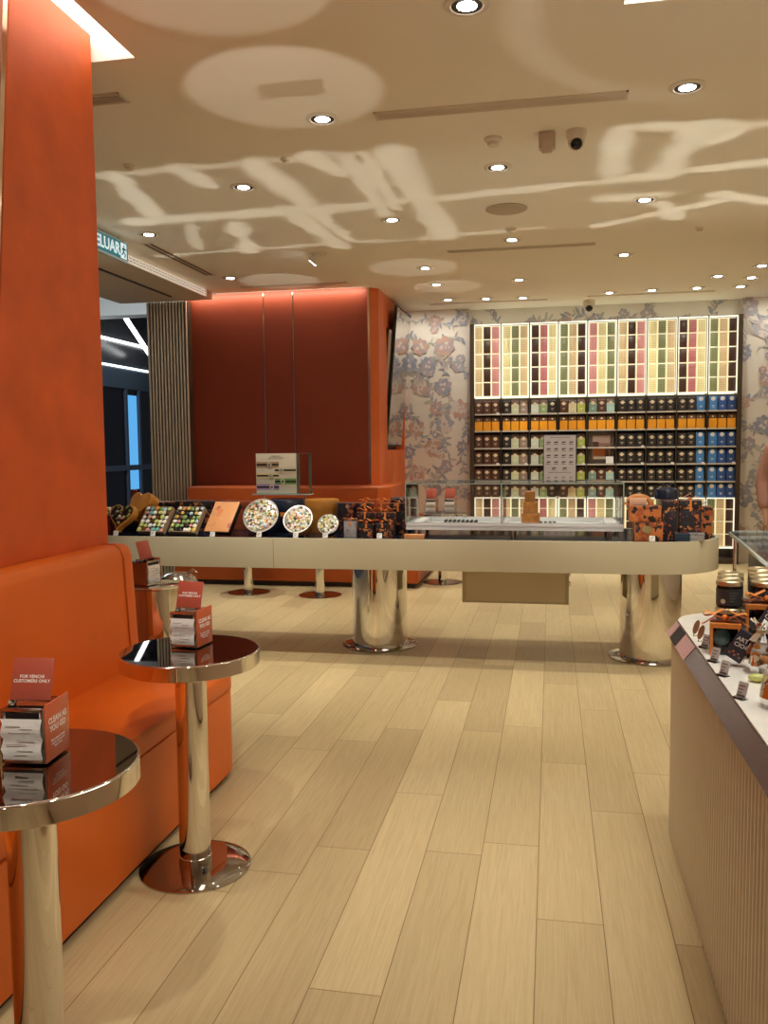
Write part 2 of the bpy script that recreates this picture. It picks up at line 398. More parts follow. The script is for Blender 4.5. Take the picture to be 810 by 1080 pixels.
# fluted polished jamb
t = thing('fluted_panel', 'tall fluted polished metal panel between the entrance and rust wall', 'panel', (-4.2, 9.02, 0))
bm = B(); bx(bm, -.25, .24, 0, .1, 0, 3.07); obj('backing', bm, mat('bronze backing', (.16, .13, .10), .3, .6), t)
for i in range(13):
    x = -.228+i*.0375
    bm = B(); prism(bm, [(x+.0125*math.cos(a), -.003-.02*math.sin(a)) for a in [PI*k/8 for k in range(9)]], 0.0, 3.068)
    obj('flute', bm, mat('flute metal', (.88, .80, .68), .30, .85), t)

# exit sign
t = thing('exit_sign', 'teal illuminated exit sign hanging in front of the bulkhead grille', 'sign', (-3.4, 6.27, 2.956))
bm = B(); bx(bm, -.03, .0, -.33, .33, 0, .165, .004); obj('housing', bm, mat('sign edge', (.45, .6, .62), .3), t)
bm = B(); bx(bm, .0005, .002, -.315, .315, .018, .15); obj('face', bm, mat('sign teal', (.01, .10, .13), .3, emit=(.01, .16, .2), es=.5), t)
lit = mat('sign lettering', (.8, .95, 1), .4, emit=(.75, .95, 1), es=.42)
obj('lettering', text_bm('KELUAR', .128, Matrix.Translation((.003, -.045, .083)) @ SIDEX, bold=True), lit, t)
bm = B(); bx(bm, .0022, .003, .2, .295, .024, .144)
obj('symbol_panel', bm, lit, t)
bm = B(); tl = mat('sign dark', (.01, .07, .09), .4)
ball(bm, (.0035, .255, .125), .011, 1, (.2, 1, 1))
for p in (((.0035, .25, .11), (.0035, .24, .078)), ((.0035, .24, .078), (.0035, .268, .06), (.0035, .26, .035)), ((.0035, .24, .078), (.0035, .225, .055), (.0035, .21, .05)),
          ((.0035, .25, .108), (.0035, .27, .095), (.0035, .283, .1)), ((.0035, .25, .108), (.0035, .228, .1), (.0035, .222, .085))): tube(bm, p, .0055, 6)
obj('running_figure', bm, tl, t)
for y in (-.2, .2):
    bm = B(); tube(bm, [(-.015, y, .165), (-.015, y, .192)], .005); obj('hanger', bm, chrome_soft, t)

# mall outside the entrance
bm = B(); bx(bm, -9, -4.6, 3, 22, -.06, 0); struct('ground_mall', bm, mat('mall floor', (.12, .12, .13), .2))
bm = B(); bx(bm, -9, -3.9, 3, 22, 4.3, 4.4); struct('ceiling_mall', bm, mat('mall dark ceiling', (.05, .055, .06), .6))
bm = B(); bx(bm, -7, -4.4, 12, 12.3, 3.44, 4.3); struct('wall_fascia', bm, mat('mall fascia', (.55, .55, .52), .6))
bm = B(); bx(bm, -7.3, -7.05, 6, 22, 0, 4.3); struct('wall_mall', bm, mat('mall dark wall', (.03, .032, .035), .25))
bm = B(); bx(bm, -9, -3.9, 21.9, 22, 0, 4.3); struct('wall_mall_end', bm, M['mall dark wall'])
t = thing('shopfront', 'dark glazed shopfront across the mall seen past the orange column', 'shopfront', (-7.05, 13, 0))
bm = B(); bx(bm, 0, .02, -5, 5, 0, 2.45); obj('glazing', bm, mat('dark glazing', (.008, .010, .014), .04), t)
bm = B(); bx(bm, .0, .05, -5, 5, 2.45, 2.76); obj('fascia', bm, mat('blue grey fascia', (.10, .15, .20), .3), t)
bm = B(); bx(bm, .02, .05, -5, 5, 1.08, 1.17); obj('rail', bm, mat('slate rail', (.10, .13, .18), .3), t)
for y in (-.75, .32, .78, 1.6):
    bm = B(); bx(bm, .02, .06, y, y+.06, 0, 2.45); obj('mullion', bm, M['slate rail'], t)
bm = B(); bx(bm, .021, .03, .45, .75, .75, 2.35); obj('lit_sign', bm, mat('blue screen', (.02, .1, .2), .2, emit=(.10, .38, .75), es=.9), t)
bm = B(); bx(bm, .02, .06, -5, 5, 2.79, 2.815); obj('light_strip', bm, emission('cool strip', (.75, .92, 1), 3.2), t)
bm = B(); tube(bm, [(-7.0, 9, 3.215), (-7.0, 20, 3.215)], .022, 6); tag(obj('strip_light', bm, emission('mall strip', (1, 1, 1), 4)), 'thin white horizontal light line on the mall wall outside', 'light', 'mall line lights')
bm = B(); tube(bm, [(-6.5, 12.45, 3.477), (-6.8, 13.85, 3.06)], .04, 6); tag(obj('strip_light', bm, M['mall strip']), 'slanting white light bar outside under the mall fascia', 'light', 'mall line lights')

# ------------------------------------------------------------------ ceiling fittings
trim_w = mat('fitting white', (.80, .76, .68), .5)
lamp_e = emission('lamp face', (1, .97, .92), 22)
SPOTS = []
def spot(x, y, z, energy, size, blend=.6, col=(1, .945, .80), rot=(0, 0, 0), rad=.035):
    l = bpy.data.lights.new('lamp', 'SPOT'); l.energy = energy; l.spot_size = math.radians(size); l.spot_blend = blend; l.color = col; l.shadow_soft_size = rad
    o = bpy.data.objects.new('lamp', l); C.objects.link(o); o.location = (x, y, z); o.rotation_euler = rot
    return o
def make_downlight(loc, label):
    t = thing('downlight', label, 'ceiling light', loc, 0, 'recessed downlights')
    bm = B(); lathe(bm, [(.062, -.0005), (.088, -.0005), (.089, -.004), (.066, -.008), (.060, -.004)], n=28); obj('trim_ring', bm, trim_w, t)
    bm = B(); lathe(bm, [(.060, -.0052), (.048, -.002), (.034, -.0015)], n=28); bmesh.ops.holes_fill(bm, edges=bm.edges) if False else None; obj('baffle', bm, black, t)
    bm = B(); lathe(bm, [(.040, -.0025), (.039, -.006), (.028, -.009), (0, -.010)], n=24); obj('lens', bm, lamp_e, t)
    return t
DL = [(-.328, 3.452), (.633, 4.441), (-1.175, 4.444), (-.329, 5.429), (-1.983, 5.461), (-1.184, 6.483), (.636, 6.371), (-3.152, 6.472), (-.327, 7.329),
      (-1.194, 8.285), (-3.172, 8.291), (.638, 8.145), (-.333, 9.106), (-1.203, 9.154), (1.568, 10.056), (1.672, 9.405), (2.028, 9.57), (1.991, 8.961),
      (2.027, 10.086), (-1.193, 10.129), (-.329, 10.219), (.641, 10.119), (1.095, 10.083), (-.754, 10.176)]
def dl_label(i, x, y):
    near = {0: 'large white recessed downlight cut by the top edge, nearest the viewer', 1: 'large recessed downlight right of the security camera dome',
            2: 'recessed downlight just below the left end of the long ceiling grille', 3: 'recessed downlight just below the smoke detector',
            4: 'recessed downlight near the orange column, left of the long grille', 5: 'recessed downlight left of the round ceiling speaker',
            6: 'recessed downlight right of the round ceiling speaker', 7: 'recessed downlight just above the exit sign and bulkhead slot',
            8: 'recessed downlight just above the second ceiling grille', 9: 'small recessed downlight left of the second ceiling grille, before the wallpaper',
            10: 'small recessed downlight above the left part of the rust wall', 11: 'small recessed downlight right of the second ceiling grille end'}
    if i in near: return near[i]
    return 'tiny recessed downlight near the shelf wall, ' + ORD[sorted(range(12, len(DL)), key=lambda k: DL[k][0]*9.5/DL[k][1]).index(i)] + ' counted from left'
d0 = None
for i, (x, y) in enumerate(DL):
    if d0 is None: d0 = make_downlight((x, y, ZC), dl_label(i, x, y))
    else: dup(d0, (x, y, ZC), 0, dl_label(i, x, y))
LIT = DL[:16] + [(-2.3, 4.44)] + [(2.0, 9.3), (.641, 10.119), (-.329, 10.2), (-1.9, 7.44)] + [(x, y) for x in (-1.18, -.33, .63) for y in (2.45, 1.45, .4)] + [(1.6, y) for y in (3.4, 5.4, 7.4)] + [(-2.6, 7.4)]  # one spot added to brighten the counter's left goods
EN = 110
for x, y in LIT: spot(x, y, ZC-.02, EN*((1.25 if 4.2 < y < 4.7 else 1) if y > 3 else .32 if y > 2 else .2), 54, 1., rot=(math.radians(11 if 4.2 < y < 4.7 else 0), 0, 0))
# wall-washing lamps near wallpaper and rust wall; spots added to brighten the pouches
for x in (-1.65, -1.25, 2.45, 2.85): spot(x, 10.42, ZC-.03, 8, 140, 1., rot=(math.radians(28), 0, 0))
for x in (-.7, .1, .9, 1.7): spot(x, 9.75, ZC-.03, 26, 100, 1., rot=(math.radians(32), 0, 0))  # added spots aimed at the shelf pouches
al = bpy.data.lights.new('cove wash', 'AREA'); al.shape = 'RECTANGLE'; al.size = 2.0; al.size_y = .03; al.energy = 4.5; al.color = (1, .9, .72)
ao = bpy.data.objects.new('cove wash', al); C.objects.link(ao); ao.location = (-2.98, 9.06, ZC-.012); ao.rotation_euler = (math.radians(30), 0, 0)
def aim(p, q, energy, size):
    spot(*p, energy, size, .7, rot=(Vector(q)-Vector(p)).to_track_quat('-Z', 'Y').to_euler())
aim((-.75, -.1, ZC-.03), (-1.13, 1.62, .88), 110, 18); aim((-.75, .9, ZC-.03), (-1.22, 2.7, .86), 95, 15)  # unseen spots added to brighten the napkin dispensers
# adjustable spotlight
t = thing('adjustable_spotlight', 'tilted round spotlight on the ceiling left of the second grille', 'ceiling light', (-2.012, 7.44, ZC))
bm = B(); cyl(bm, .07, -.008, 0); obj('base_plate', bm, trim_w, t)
bm = B(); cyl(bm, .045, -.10, 0, n=24, bev=.004); bmesh.ops.transform(bm, matrix=Matrix.Translation((0, 0, -.005)) @ Matrix.Rotation(.7, 4, 'Y'), verts=bm.verts); h = obj('lamp_head', bm, trim_w, t)
bm = B(); cyl(bm, .036, -.104, -.1005, n=24); bmesh.ops.transform(bm, matrix=Matrix.Translation((0, 0, -.005)) @ Matrix.Rotation(.7, 4, 'Y'), verts=bm.verts); obj('lens', bm, lamp_e, h)
# grilles
def grille(label, loc, L, w, rz, n=3, m=trim_w):
    t = thing('ceiling_vent', label, 'vent', loc, rz, 'ceiling air grilles')
    bm = B(); bx(bm, -L/2, L/2, -w/2, -w/2+.012, -.006, 0); bx(bm, -L/2, L/2, w/2-.012, w/2, -.006, 0); bx(bm, -L/2, -L/2+.012, -w/2, w/2, -.006, 0); bx(bm, L/2-.012, L/2, -w/2, w/2, -.006, 0); obj('frame', bm, m, t)
    bm = B(); bx(bm, -L/2+.01, L/2-.01, -w/2+.01, w/2-.01, -.002, -.0005); obj('backing', bm, mat('vent shade', (.14, .11, .085), .7), t)
    bm = B()
    for i in range(n):
        y = -w/2+.012+(w-.024)*(i+.5)/n; bx(bm, -L/2+.012, L/2-.012, y-.005, y+.005, -.006, -.0022)
    obj('slat', bm, m, t)
vg = mat('grille paint', (.74, .68, .58), .5)
grille('long slotted air grille across the ceiling above the camera dome', (-.27, 4.47, ZC), 1.26, .105, 0, 5, vg)
grille('second thin air grille across the ceiling near the middle', (-.27, 7.645, ZC), 1.27, .09, 0, 2, vg)
grille('thin dark ceiling slot running toward the rust wall by the bulkhead', (-3.31, 7.43, ZC), 1.36, .11, PI/2, 1, vg)
grille('thin air slot in the ceiling just before the rust wall', (-2.66, 8.79, ZC), 1.16, .07, 0, 1, vg)
grille('small square air grille peeking out beside the orange column', (-2.26, 3.97, ZC), .44, .12, 0, 4, vg)
grille('faint thin ceiling slot close to the shelf wall, left', (-.75, 10.4, ZC), 1.4, .05, 0, 1, vg)
grille('faint thin ceiling slot close to the shelf wall, right', (1.1, 10.3, ZC), 1.4, .05, 0, 1, vg)
bm = B(); lathe(bm, [(.15, -.001), (.15, -.006), (.14, -.011), (0, -.012)]); tag(obj('ceiling_speaker', bm, mat('speaker grille', (.50, .43, .34), .7), loc=(-.325, 6.379, ZC)), 'round flush ceiling speaker in the middle of the ceiling', 'speaker')
def smoke(x, y, lab, s=1):
    t = thing('smoke_detector', lab, 'detector', (x, y, ZC), 0, 'ceiling detectors')
    bm = B(); lathe(bm, [(.05*s, 0), (.05*s, -.012*s), (.035*s, -.02*s)], n=24); obj('base', bm, trim_w, t)
    bm = B(); lathe(bm, [(.033*s, -.02*s), (.03*s, -.04*s), (0, -.042*s)], n=24); obj('sensor_head', bm, trim_w, t)
smoke(-.325, 4.931, 'small round detector on the ceiling left of the beige sensor box')
smoke(-.32, 6.95, 'small round detector between the ceiling speaker and a downlight', .9)
smoke(-1.55, 5.0, 'faint tiny sprinkler disc left of centre on the ceiling', .6)
smoke(-2.5, 4.9, 'tiny sprinkler disc on the ceiling beside the orange column', .7)
smoke(1.15, 7.3, 'tiny sprinkler disc on the ceiling far right of the speaker', .7)
bm = B(); bx(bm, -.045, .045, -.03, .03, -.09, 0, .008); bx(bm, -.03, .03, -.045, -.02, -.12, -.05, .01)
tag(obj('motion_sensor', bm, mat('sensor beige', (.62, .52, .42), .5), loc=(-.029, 4.909, ZC)), 'small beige box-shaped motion sensor on the ceiling beside the camera dome', 'sensor')
def dome(x, y, lab, s=1.):
    t = thing('security_camera', lab, 'security camera', (x, y, ZC), 0, 'ceiling cameras')
    bm = B(); lathe(bm, [(.055*s, 0), (.055*s, -.03*s), (.045*s, -.05*s)], n=28); obj('base', bm, trim_w, t)
    bm = B(); ball(bm, (0, 0, -.06*s), .046*s, 3); obj('ball_housing', bm, mat('camera ivory', (.75, .68, .58), .3), t)
    bm = B(); ball(bm, (0, -.018*s, -.072*s), .034*s, 3); obj('lens', bm, blackgloss, t)
dome(.128, 4.916, 'round security camera with black lens on the ceiling, nearer one')
dome(.436, 10.6, 'tiny black-lensed security camera above the shelf wall', 1.3)

# ------------------------------------------------------------------ near banquette
t = thing('banquette', 'orange leather banquette bench along the left wall below the column', 'bench', (-1.37, 2.2, 0))
def loc_pts(pts): return [(p[0]+1.37, p[1]-2.2) for p in pts]
bm = B(); prism(bm, loc_pts(rrect(-1.95, -1.40, .6, 3.60, .15, 8, (1, 0, 0, 0))), 0.0, .035); obj('plinth', bm, toe, t)
bm = B(); prism(bm, loc_pts(rrect(-1.96, -1.37, .55, 3.63, .20, 10, (1, 0, 0, 0))), .035, .395, bev=.006); obj('base', bm, leather, t)
bm = B(); prism(bm, loc_pts(rrect(-1.96, -1.368, .55, 3.632, .20, 10, (1, 0, 0, 0))), .398, .475, bev=.022); obj('seat', bm, leather, t)
for y in (3.12,):
    bm = B(); bx(bm, -.02, .0017, y-2.2-.003, y-2.2+.003, .036, .47); obj('seam', bm, mat('seam dark', (.30, .06, .008), .6), t)
# backrest: leaning slab, rounded end
bm = B()
sec = [(-1.972, .44), (-1.835, .44), (-1.85, .75), (-1.862, .97), (-1.875, 1.005), (-1.90, 1.022), (-1.95, 1.025), (-1.972, 1.02)]
ring = []
for y, k in ((.55, 1), (3.50, 1), (3.545, .97), (3.565, .90), (3.57, .80)):
    zc, xc = .74, -1.93
    ring.append([bm.verts.new((xc+(x-xc)*(k if x > -1.96 else 1)+1.37, y-2.2, zc+(z-zc)*(.86+.14*k if z > .5 else 1))) for x, z in sec])
for a, b in zip(ring, ring[1:]):
    for i in range(len(sec)): bm.faces.new((a[i], a[(i+1) % len(sec)], b[(i+1) % len(sec)], b[i]))
bm.faces.new(ring[0]); bm.faces.new(ring[-1][::-1])
obj('backrest', bm, leather, t)
bm = B(); tube(bm, [(-1.832+1.37, 3.47-2.2, .46), (-1.848+1.37, 3.47-2.2, .75), (-1.859+1.37, 3.47-2.2, .965), (-1.875+1.37, 3.47-2.2, 1.004), (-1.90+1.37, 3.47-2.2, 1.024), (-1.96+1.37, 3.47-2.2, 1.026)], .004, 6); obj('piping', bm, mat('piping', (.46, .085, .006), .5), t)

# far banquette wrapping the rust wall
t = thing('banquette', 'long rust leather banquette in front of the far rust wall', 'bench', (-2.8, 8.8, 0))
def l2(pts): return [(p[0]+2.8, p[1]-8.8) for p in pts]
bm = B(); prism(bm, l2([(-3.94, 8.52), (-1.36, 8.52), (-1.36, 9.85), (-1.84, 9.85), (-1.84, 9.13), (-3.94, 9.13)]), 0, .05); obj('plinth', bm, toe, t)
bm = B(); prism(bm, l2([(-3.945, 8.47), (-1.31, 8.47), (-1.31, 9.9), (-1.84, 9.9), (-1.84, 9.13), (-3.945, 9.13)]), .05, .46, bev=.02); obj('seat', bm, leather_far, t)
bm = B(); prism(bm, l2([(-3.945, 8.86), (-1.80, 8.86), (-1.68, 8.98), (-1.70, 9.9), (-1.84, 9.9), (-1.842, 9.135), (-3.945, 9.135)]), .46, 1.025, bev=.03); obj('backrest', bm, leather_far, t)

# ------------------------------------------------------------------ round tables
def make_table(loc, label, R=.235, rp=.053, rb=.19, h=.765, group='round chrome cafe tables'):
    t = thing('cafe_table', label, 'table', loc, 0, group)
    bm = B(); lathe(bm, [(rb, 0), (rb, .005), (rb-.01, .009), (rb*.78, .013), (rp+.001, .015)], n=56); obj('base', bm, darkchrome, t)
    bm = B(); lathe(bm, [(rp+.003, .014), (rp+.003, .045), (rp, .046), (rp, h-.052)], n=48); obj('pole', bm, chrome, t)
    bm = B(); lathe(bm, [(R-.004, h-.052), (R, h-.049), (R, h-.004), (R-.003, h-.001), (R-.005, h-.0005)], n=72); top = obj('top', bm, chrome, t)
    bm = B(); lathe(bm, [(R-.0055, h-.006), (R-.0055, h-.0001), (0, h)], n=72); obj('mirror_surface', bm, mat('smoked mirror', (.40, .36, .33), .02, 1.), top)
    return t
tb = make_table((-1.12, 1.64, 0), 'round chrome cafe table nearest the viewer, cut by the left edge')
dup(tb, (-1.205, 2.685, 0), 0, 'round chrome cafe table standing fully in view beside the banquette end')
FT = 'slim far round table whose pole shows under the long counter, '
ft = make_table((-2.965, 8.06, 0), FT + 'left one', .25, .047, .21, .74, 'far round tables')
dup(ft, (-2.21, 8.0, 0), 0, FT + 'beside the left chrome pedestal')
dup(ft, (-1.12, 8.93, 0), 0, FT + 'beyond the rust wall corner')

# napkin dispensers
nap = mat('napkin paper', (.90, .89, .87), .75, vary=(55, .06))
coral = mat('coral acrylic', (.60, .125, .055), .22)
coral2 = mat('coral acrylic sign', (.47, .10, .065), .2)
txt = mat('white print', (.95, .88, .82), .5)
def dispenser(loc, rz, label, detail=True):
    t = thing('napkin_dispenser', label, 'napkin dispenser', loc, rz, 'napkin dispensers')
    w, d, h = .05, .052, .132
    bm = B(); bx(bm, -w, -w+.004, -d+.006, d, .006, h-.01); bx(bm, w-.004, w, -d+.006, d, .006, h-.01); bx(bm, -w, w, d-.004, d, .006, h-.01)
    bx(bm, -w, w, -d+.004, d, .003, .009); bx(bm, -w, w, -d+.03, d, h-.014, h-.010)
    obj('body', bm, darkchrome, t)
    bm = B()                                                          # polished open front frame
    for q in ((-w, -w+.009, .004, h-.008), (w-.009, w, .004, h-.008)): bx(bm, q[0], q[1], -d-.001, -d+.006, q[2], q[3], .0015)
    bx(bm, -w+.005, w-.005, -d-.001, -d+.006, .004, .012, .0015); bx(bm, -w+.005, w-.005, -d-.001, -d+.006, h-.014, h-.006, .0015)
    obj('front_frame', bm, chrome_soft, t)
    bm = B()
    rnd = random.Random(4)
    prev = None
    for k in range(9):                                                # wavy napkin stack front
        z = .014+k*.0112; dy = -d-.004-.0022*math.sin(k*1.3)-(.002 if k == 5 else 0)
        a, b = bm.verts.new((-w+.004+.003*math.sin(k*2.1), dy, z)), bm.verts.new((w-.006+.002*math.sin(k*1.7+1), dy-.001, z))
        c = bm.verts.new((0, dy-.002, z))
        if prev: bm.faces.new((prev[0], prev[2], c, a)); bm.faces.new((prev[2], prev[1], b, c))
        prev = (a, b, c)
    bx(bm, -w+.01, w-.01, -d+.002, d-.01, .01, .102)
    n = obj('napkins', bm, nap, t)
    bm = B()
    for k, (u, z, l) in enumerate(((-.018, .088, .034), (.012, .082, .028), (-.004, .074, .05), (.01, .058, .04), (-.012, .048, .046), (.008, .034, .036), (-.002, .025, .03))):
        bx(bm, u-l/2, u+l/2, -d-.0095, -d-.0088, z, z+.0022)
    obj('napkin_print', bm, mat('faint print', (.55, .54, .53), .7), n)
    bm = B(); bx(bm, -w+.012, w-.012, -d+.0005, -d+.002, .103, h-.016); obj('slot', bm, black, t)
    bm = B(); bx(bm, w+.0005, w+.0035, -d-.002, d+.004, .0055, h+.002, .0008); s = obj('side_sign', bm, coral, t)
    if detail:
        bm = text_bm('CLEAN AS\nYOU GO', .0185, Matrix.Translation((w+.0040, 0, .083)) @ SIDEX, ext=.0002, bold=True)
        bm2 = text_bm('Please dispose of your\nnapkins and cups and\nkeep it clean', .0072, Matrix.Translation((w+.0040, 0, .041)) @ SIDEX, ext=.0002)
        me = bpy.data.meshes.new('x'); bm2.to_mesh(me); bm.from_mesh(me); bm2.free(); bpy.data.meshes.remove(me)
        obj('sign_lettering', bm, txt, s)
    bm = B(); bx(bm, -w+.002, w-.004, -.0015, .0015, 0, .092, .0006)
    tilt = Matrix.Translation((0, -.012, h+.001)) @ Matrix.Rotation(math.radians(-17), 4, 'X')
    bmesh.ops.transform(bm, matrix=tilt, verts=bm.verts); s = obj('top_sign', bm, coral2, t)
    if detail:
        bm = text_bm('FOR VENCHI\nCUSTOMERS ONLY', .0098, tilt @ Matrix.Translation((-.001, -.002, .046)) @ FRONT, ext=.0002, bold=True); obj('sign_lettering', bm, txt, s)
    bm = B(); bx(bm, -w+.002, w-.004, -.02, .02, h-.0095, h+.001, .001); obj('sign_foot', bm, acr, t)
    return t
dispenser((-1.127, 1.677, .7652), math.radians(6), 'napkin dispenser with coral signs on the nearest chrome table')
dispenser((-1.227, 2.748, .7652), math.radians(-5), 'napkin dispenser with coral signs on the chrome table beside banquette end')
dispenser((-2.0, 3.95, .7652), math.radians(78), 'napkin dispenser turned sideways on the chrome drum past the banquette', False)
FD = 'far napkin dispenser on round table seen through the glass case, '
dispenser((-1.23, 8.90, .7402), 0, FD + 'left one', False).scale = (1.15, 1.15, 1.15)
dispenser((-1.04, 8.95, .7402), 0, FD + 'right one', False).scale = (1.15, 1.15, 1.15)
for o in list(bpy.data.objects):
    pass
# chrome drums behind the banquette
t = thing('drum_table', 'polished chrome drum carrying a napkin dispenser behind the banquette end', 'table', (-1.965, 3.98, 0))
bm = B(); lathe(bm, [(.14, 0), (.14, .75)], n=56); obj('body', bm, chrome, t)
bm = B(); lathe(bm, [(.142, .752), (.144, .755), (.144, .762), (.14, .765), (0, .765)], n=56); obj('top', bm, chrome, t)
t = thing('waste_bin', 'chrome bin with domed lid behind the drum with the napkins', 'bin', (-2.14, 4.62, 0))
bm = B(); lathe(bm, [(.12, 0), (.12, .62)], n=48); obj('body', bm, chrome, t)
bm = B(); lathe(bm, [(.126, .62), (.126, .645), (.11, .69), (.07, .72), (0, .73)], n=48); l = obj('lid', bm, darkchrome, t)
bm = B(); tube(bm, [(.10, 0, .69), (.125, 0, .73), (.10, 0, .745), (.07, 0, .72)], .006); obj('handle', bm, chrome, l)

# ------------------------------------------------------------------ long display counter
def stadium(x0, x1, y0, y1, off=0., n=20):
    r = (y1-y0)/2-off; cy = (y0+y1)/2; a, b = x0+(y1-y0)/2, x1-(y1-y0)/2
    return [(b+r*math.cos(t), cy+r*math.sin(t)) for t in [-PI/2+PI*i/n for i in range(n+1)]] + [(a+r*math.cos(t), cy+r*math.sin(t)) for t in [PI/2+PI*i/n for i in range(n+1)]]
CX, CY = -1.1, 5.88
t = thing('display_counter', 'long taupe display counter with rounded ends on two chrome pedestals', 'counter', (CX, CY, 0))
bm = B(); o = stadium(-3.35-CX, 1.08-CX, 5.46-CY, 6.36-CY); inn = stadium(-3.35-CX, 1.08-CX, 5.46-CY, 6.36-CY, .022)
n = len(o); va = []
for pts, z in ((o, .637), (o, .838), ([(p[0]*.9995, p[1]*.998) for p in o], .840), (inn, .840), (inn, .837)):
    va.append([bm.verts.new((p[0], p[1], z)) for p in pts])
for a, b in zip(va, va[1:]):
    for i in range(n): bm.faces.new((a[i], a[(i+1) % n], b[(i+1) % n], b[i]))
bm.faces.new(va[0][::-1])
obj('apron', bm, cream, t)
bm = B(); prism(bm, inn, .80, .8375); obj('countertop', bm, mat('navy black counter', (.012, .016, .035), .08), t)
bm = B()
for x in (-1.83, ): bx(bm, x-CX-.0015, x-CX+.0015, -.4215, -.41, .64, .838)
obj('joint', bm, mat('joint line', (.25, .19, .12), .6), t)
bm = B(); bx(bm, -.61-CX, .125-CX, 5.95-CY, 6.28-CY, .345, .637, .004); ub = obj('cooling_unit', bm, cream, t)
bm = B(); bx(bm, -.58-CX, .10-CX, 5.944-CY, 5.95-CY, .36, .634, .002); obj('front_panel', bm, mat('taupe panel lightened', (.62, .55, .41), .5), ub)  # apron colour lightened to make up for shade under the counter
bm = B(); bx(bm, .126-CX, .138-CX, 5.97-CY, 6.0-CY, .47, .5); bx(bm, .126-CX, .138-CX, 5.97-CY, 6.0-CY, .54, .57); obj('latch', bm, chrome_soft, ub)
for x, y in ((-1.225, 6.06), (.665, 5.96)):
    bm = B(); lathe(bm, [(.20, .014), (.20, .637)], n=64)
    bmesh.ops.transform(bm, matrix=Matrix.Translation((x-CX, y-CY, 0)), verts=bm.verts); p = obj('pedestal', bm, chrome, t)
    bm = B(); lathe(bm, [(.275, 0), (.275, .008), (.268, .012), (.2, .016)], n=64)
    bmesh.ops.transform(bm, matrix=Matrix.Translation((x-CX, y-CY, 0)), verts=bm.verts); obj('base_disc', bm, darkchrome, p)
    bm = B(); bx(bm, x-CX-.05, x-CX+.05, y-CY+.205, y-CY+.215, .4, .6); 
    obj('service_grille', bm, dgrey, p)
ZT = .8378

# chilled glass case
t = thing('glass_case', 'clear glass display case with white tray on the long counter', 'display case', (-.25, 5.95, ZT))
x0, x1, y0, y1 = -.712, .71, -.27, .27
bm = B()
bx(bm, x0, x1, y0, y1, .045, .062); bx(bm, x0, x1, y0, y0+.06, .062, .092, .004); bx(bm, x0, x1, y1-.06, y1, .062, .092, .004)
bx(bm, x0, x0+.1, y0+.06, y1-.06, .062, .092, .004); bx(bm, x1-.1, x1, y0+.06, y1-.06, .062, .092, .004); bx(bm, -.1, -.04, y0+.06, y1-.06, .062, .092, .004)
obj('tray', bm, mat('cool white tray', (.93, .95, .95), .3), t)
bm = B()
for x in (x0+.08, x1-.08, 0): 
    for y in (y0+.08, y1-.08): cyl(bm, .012, 0, .045, x, y, 12)
obj('foot', bm, chrome_soft, t)
zt = .352
for nm, q in (('front_pane', (x0, x1, y0, y0+.006, .093, zt)), ('rear_pane', (x0, x1, y1-.006, y1, .093, zt)), ('side_pane', (x0, x0+.006, y0+.006, y1-.006, .093, zt)),
              ('side_pane', (x1-.006, x1, y0+.006, y1-.006, .093, zt)), ('divider_pane', (-.073, -.067, y0+.006, y1-.006, .093, zt)), ('top_pane', (x0, x1, y0, y1, zt, zt+.006))):
    bm = B(); bx(bm, *q); obj(nm, bm, gpane, t)
bm = B(); e = .0035
for x in (x0, -.07, x1):
    for y in (y0, y1): bx(bm, x-e, x+e, y-e, y+e, .09, zt)
for y in (y0, y1): bx(bm, x0, x1, y-e, y+e, zt, zt+.007)
for x in (x0, -.07, x1): bx(bm, x-e, x+e, y0, y1, zt, zt+.007)
obj('edge_bead', bm, gedge, t)
bm = B(); bx(bm, x0+.02, x1-.02, y1-.022, y1-.010, zt-.012, zt-.002); obj('light_bar', bm, emission('case light', (.95, 1, 1), 5.), t)  # bar added to brighten the white tray
bz = ZT+.0625
cop = mat('copper box', (.60, .25, .06), .35, vary=(30, .2))
for i, (w, h, x) in enumerate(((.062, .08, 0), (.05, .08, .0), (.035, .07, -.005))):
    z = bz+sum((.0805, .0805)[:i])
    bm = B(); bx(bm, -w, w, -.04, .04, 0, h, .004); tag(obj('chocolate_block', bm, cop, loc=(-.135+x, 5.93, z)), ('bottom', 'middle', 'top')[i] + ' copper-brown block of the stepped stack inside the glass case', 'chocolate block', 'stepped blocks in the glass case')
chd = mat('dark chocolate', (.022, .010, .006), .3)
def choc_tray(x, y, w, d, lab):
    t = thing('chocolate_tray', lab, 'tray', (x, y, bz+.0), 0, 'chocolate trays')
    bm = B(); bx(bm, -w/2, w/2, -d/2, d/2, 0, .012, .003); obj('tray', bm, mat('silver tray', (.6, .62, .63), .25, .8), t)
    bm = B(); r = random.Random(int(x*1000))
    for i in range(int(w/.03)):
        for j in range(2): ball(bm, (-w/2+.02+i*.03, -d/4+j*d/2, .022), .0125, 1, (1, 1, .8))
    o = obj('chocolates', bm, chd, t); o['kind'] = 'stuff'
choc_tray(-.62, 5.93, .24, .1, 'small tray of dark chocolates in the left half of the glass case')
choc_tray(-.02, 5.84, .13, .08, 'small tray of dark chocolates before the copper blocks in glass case')

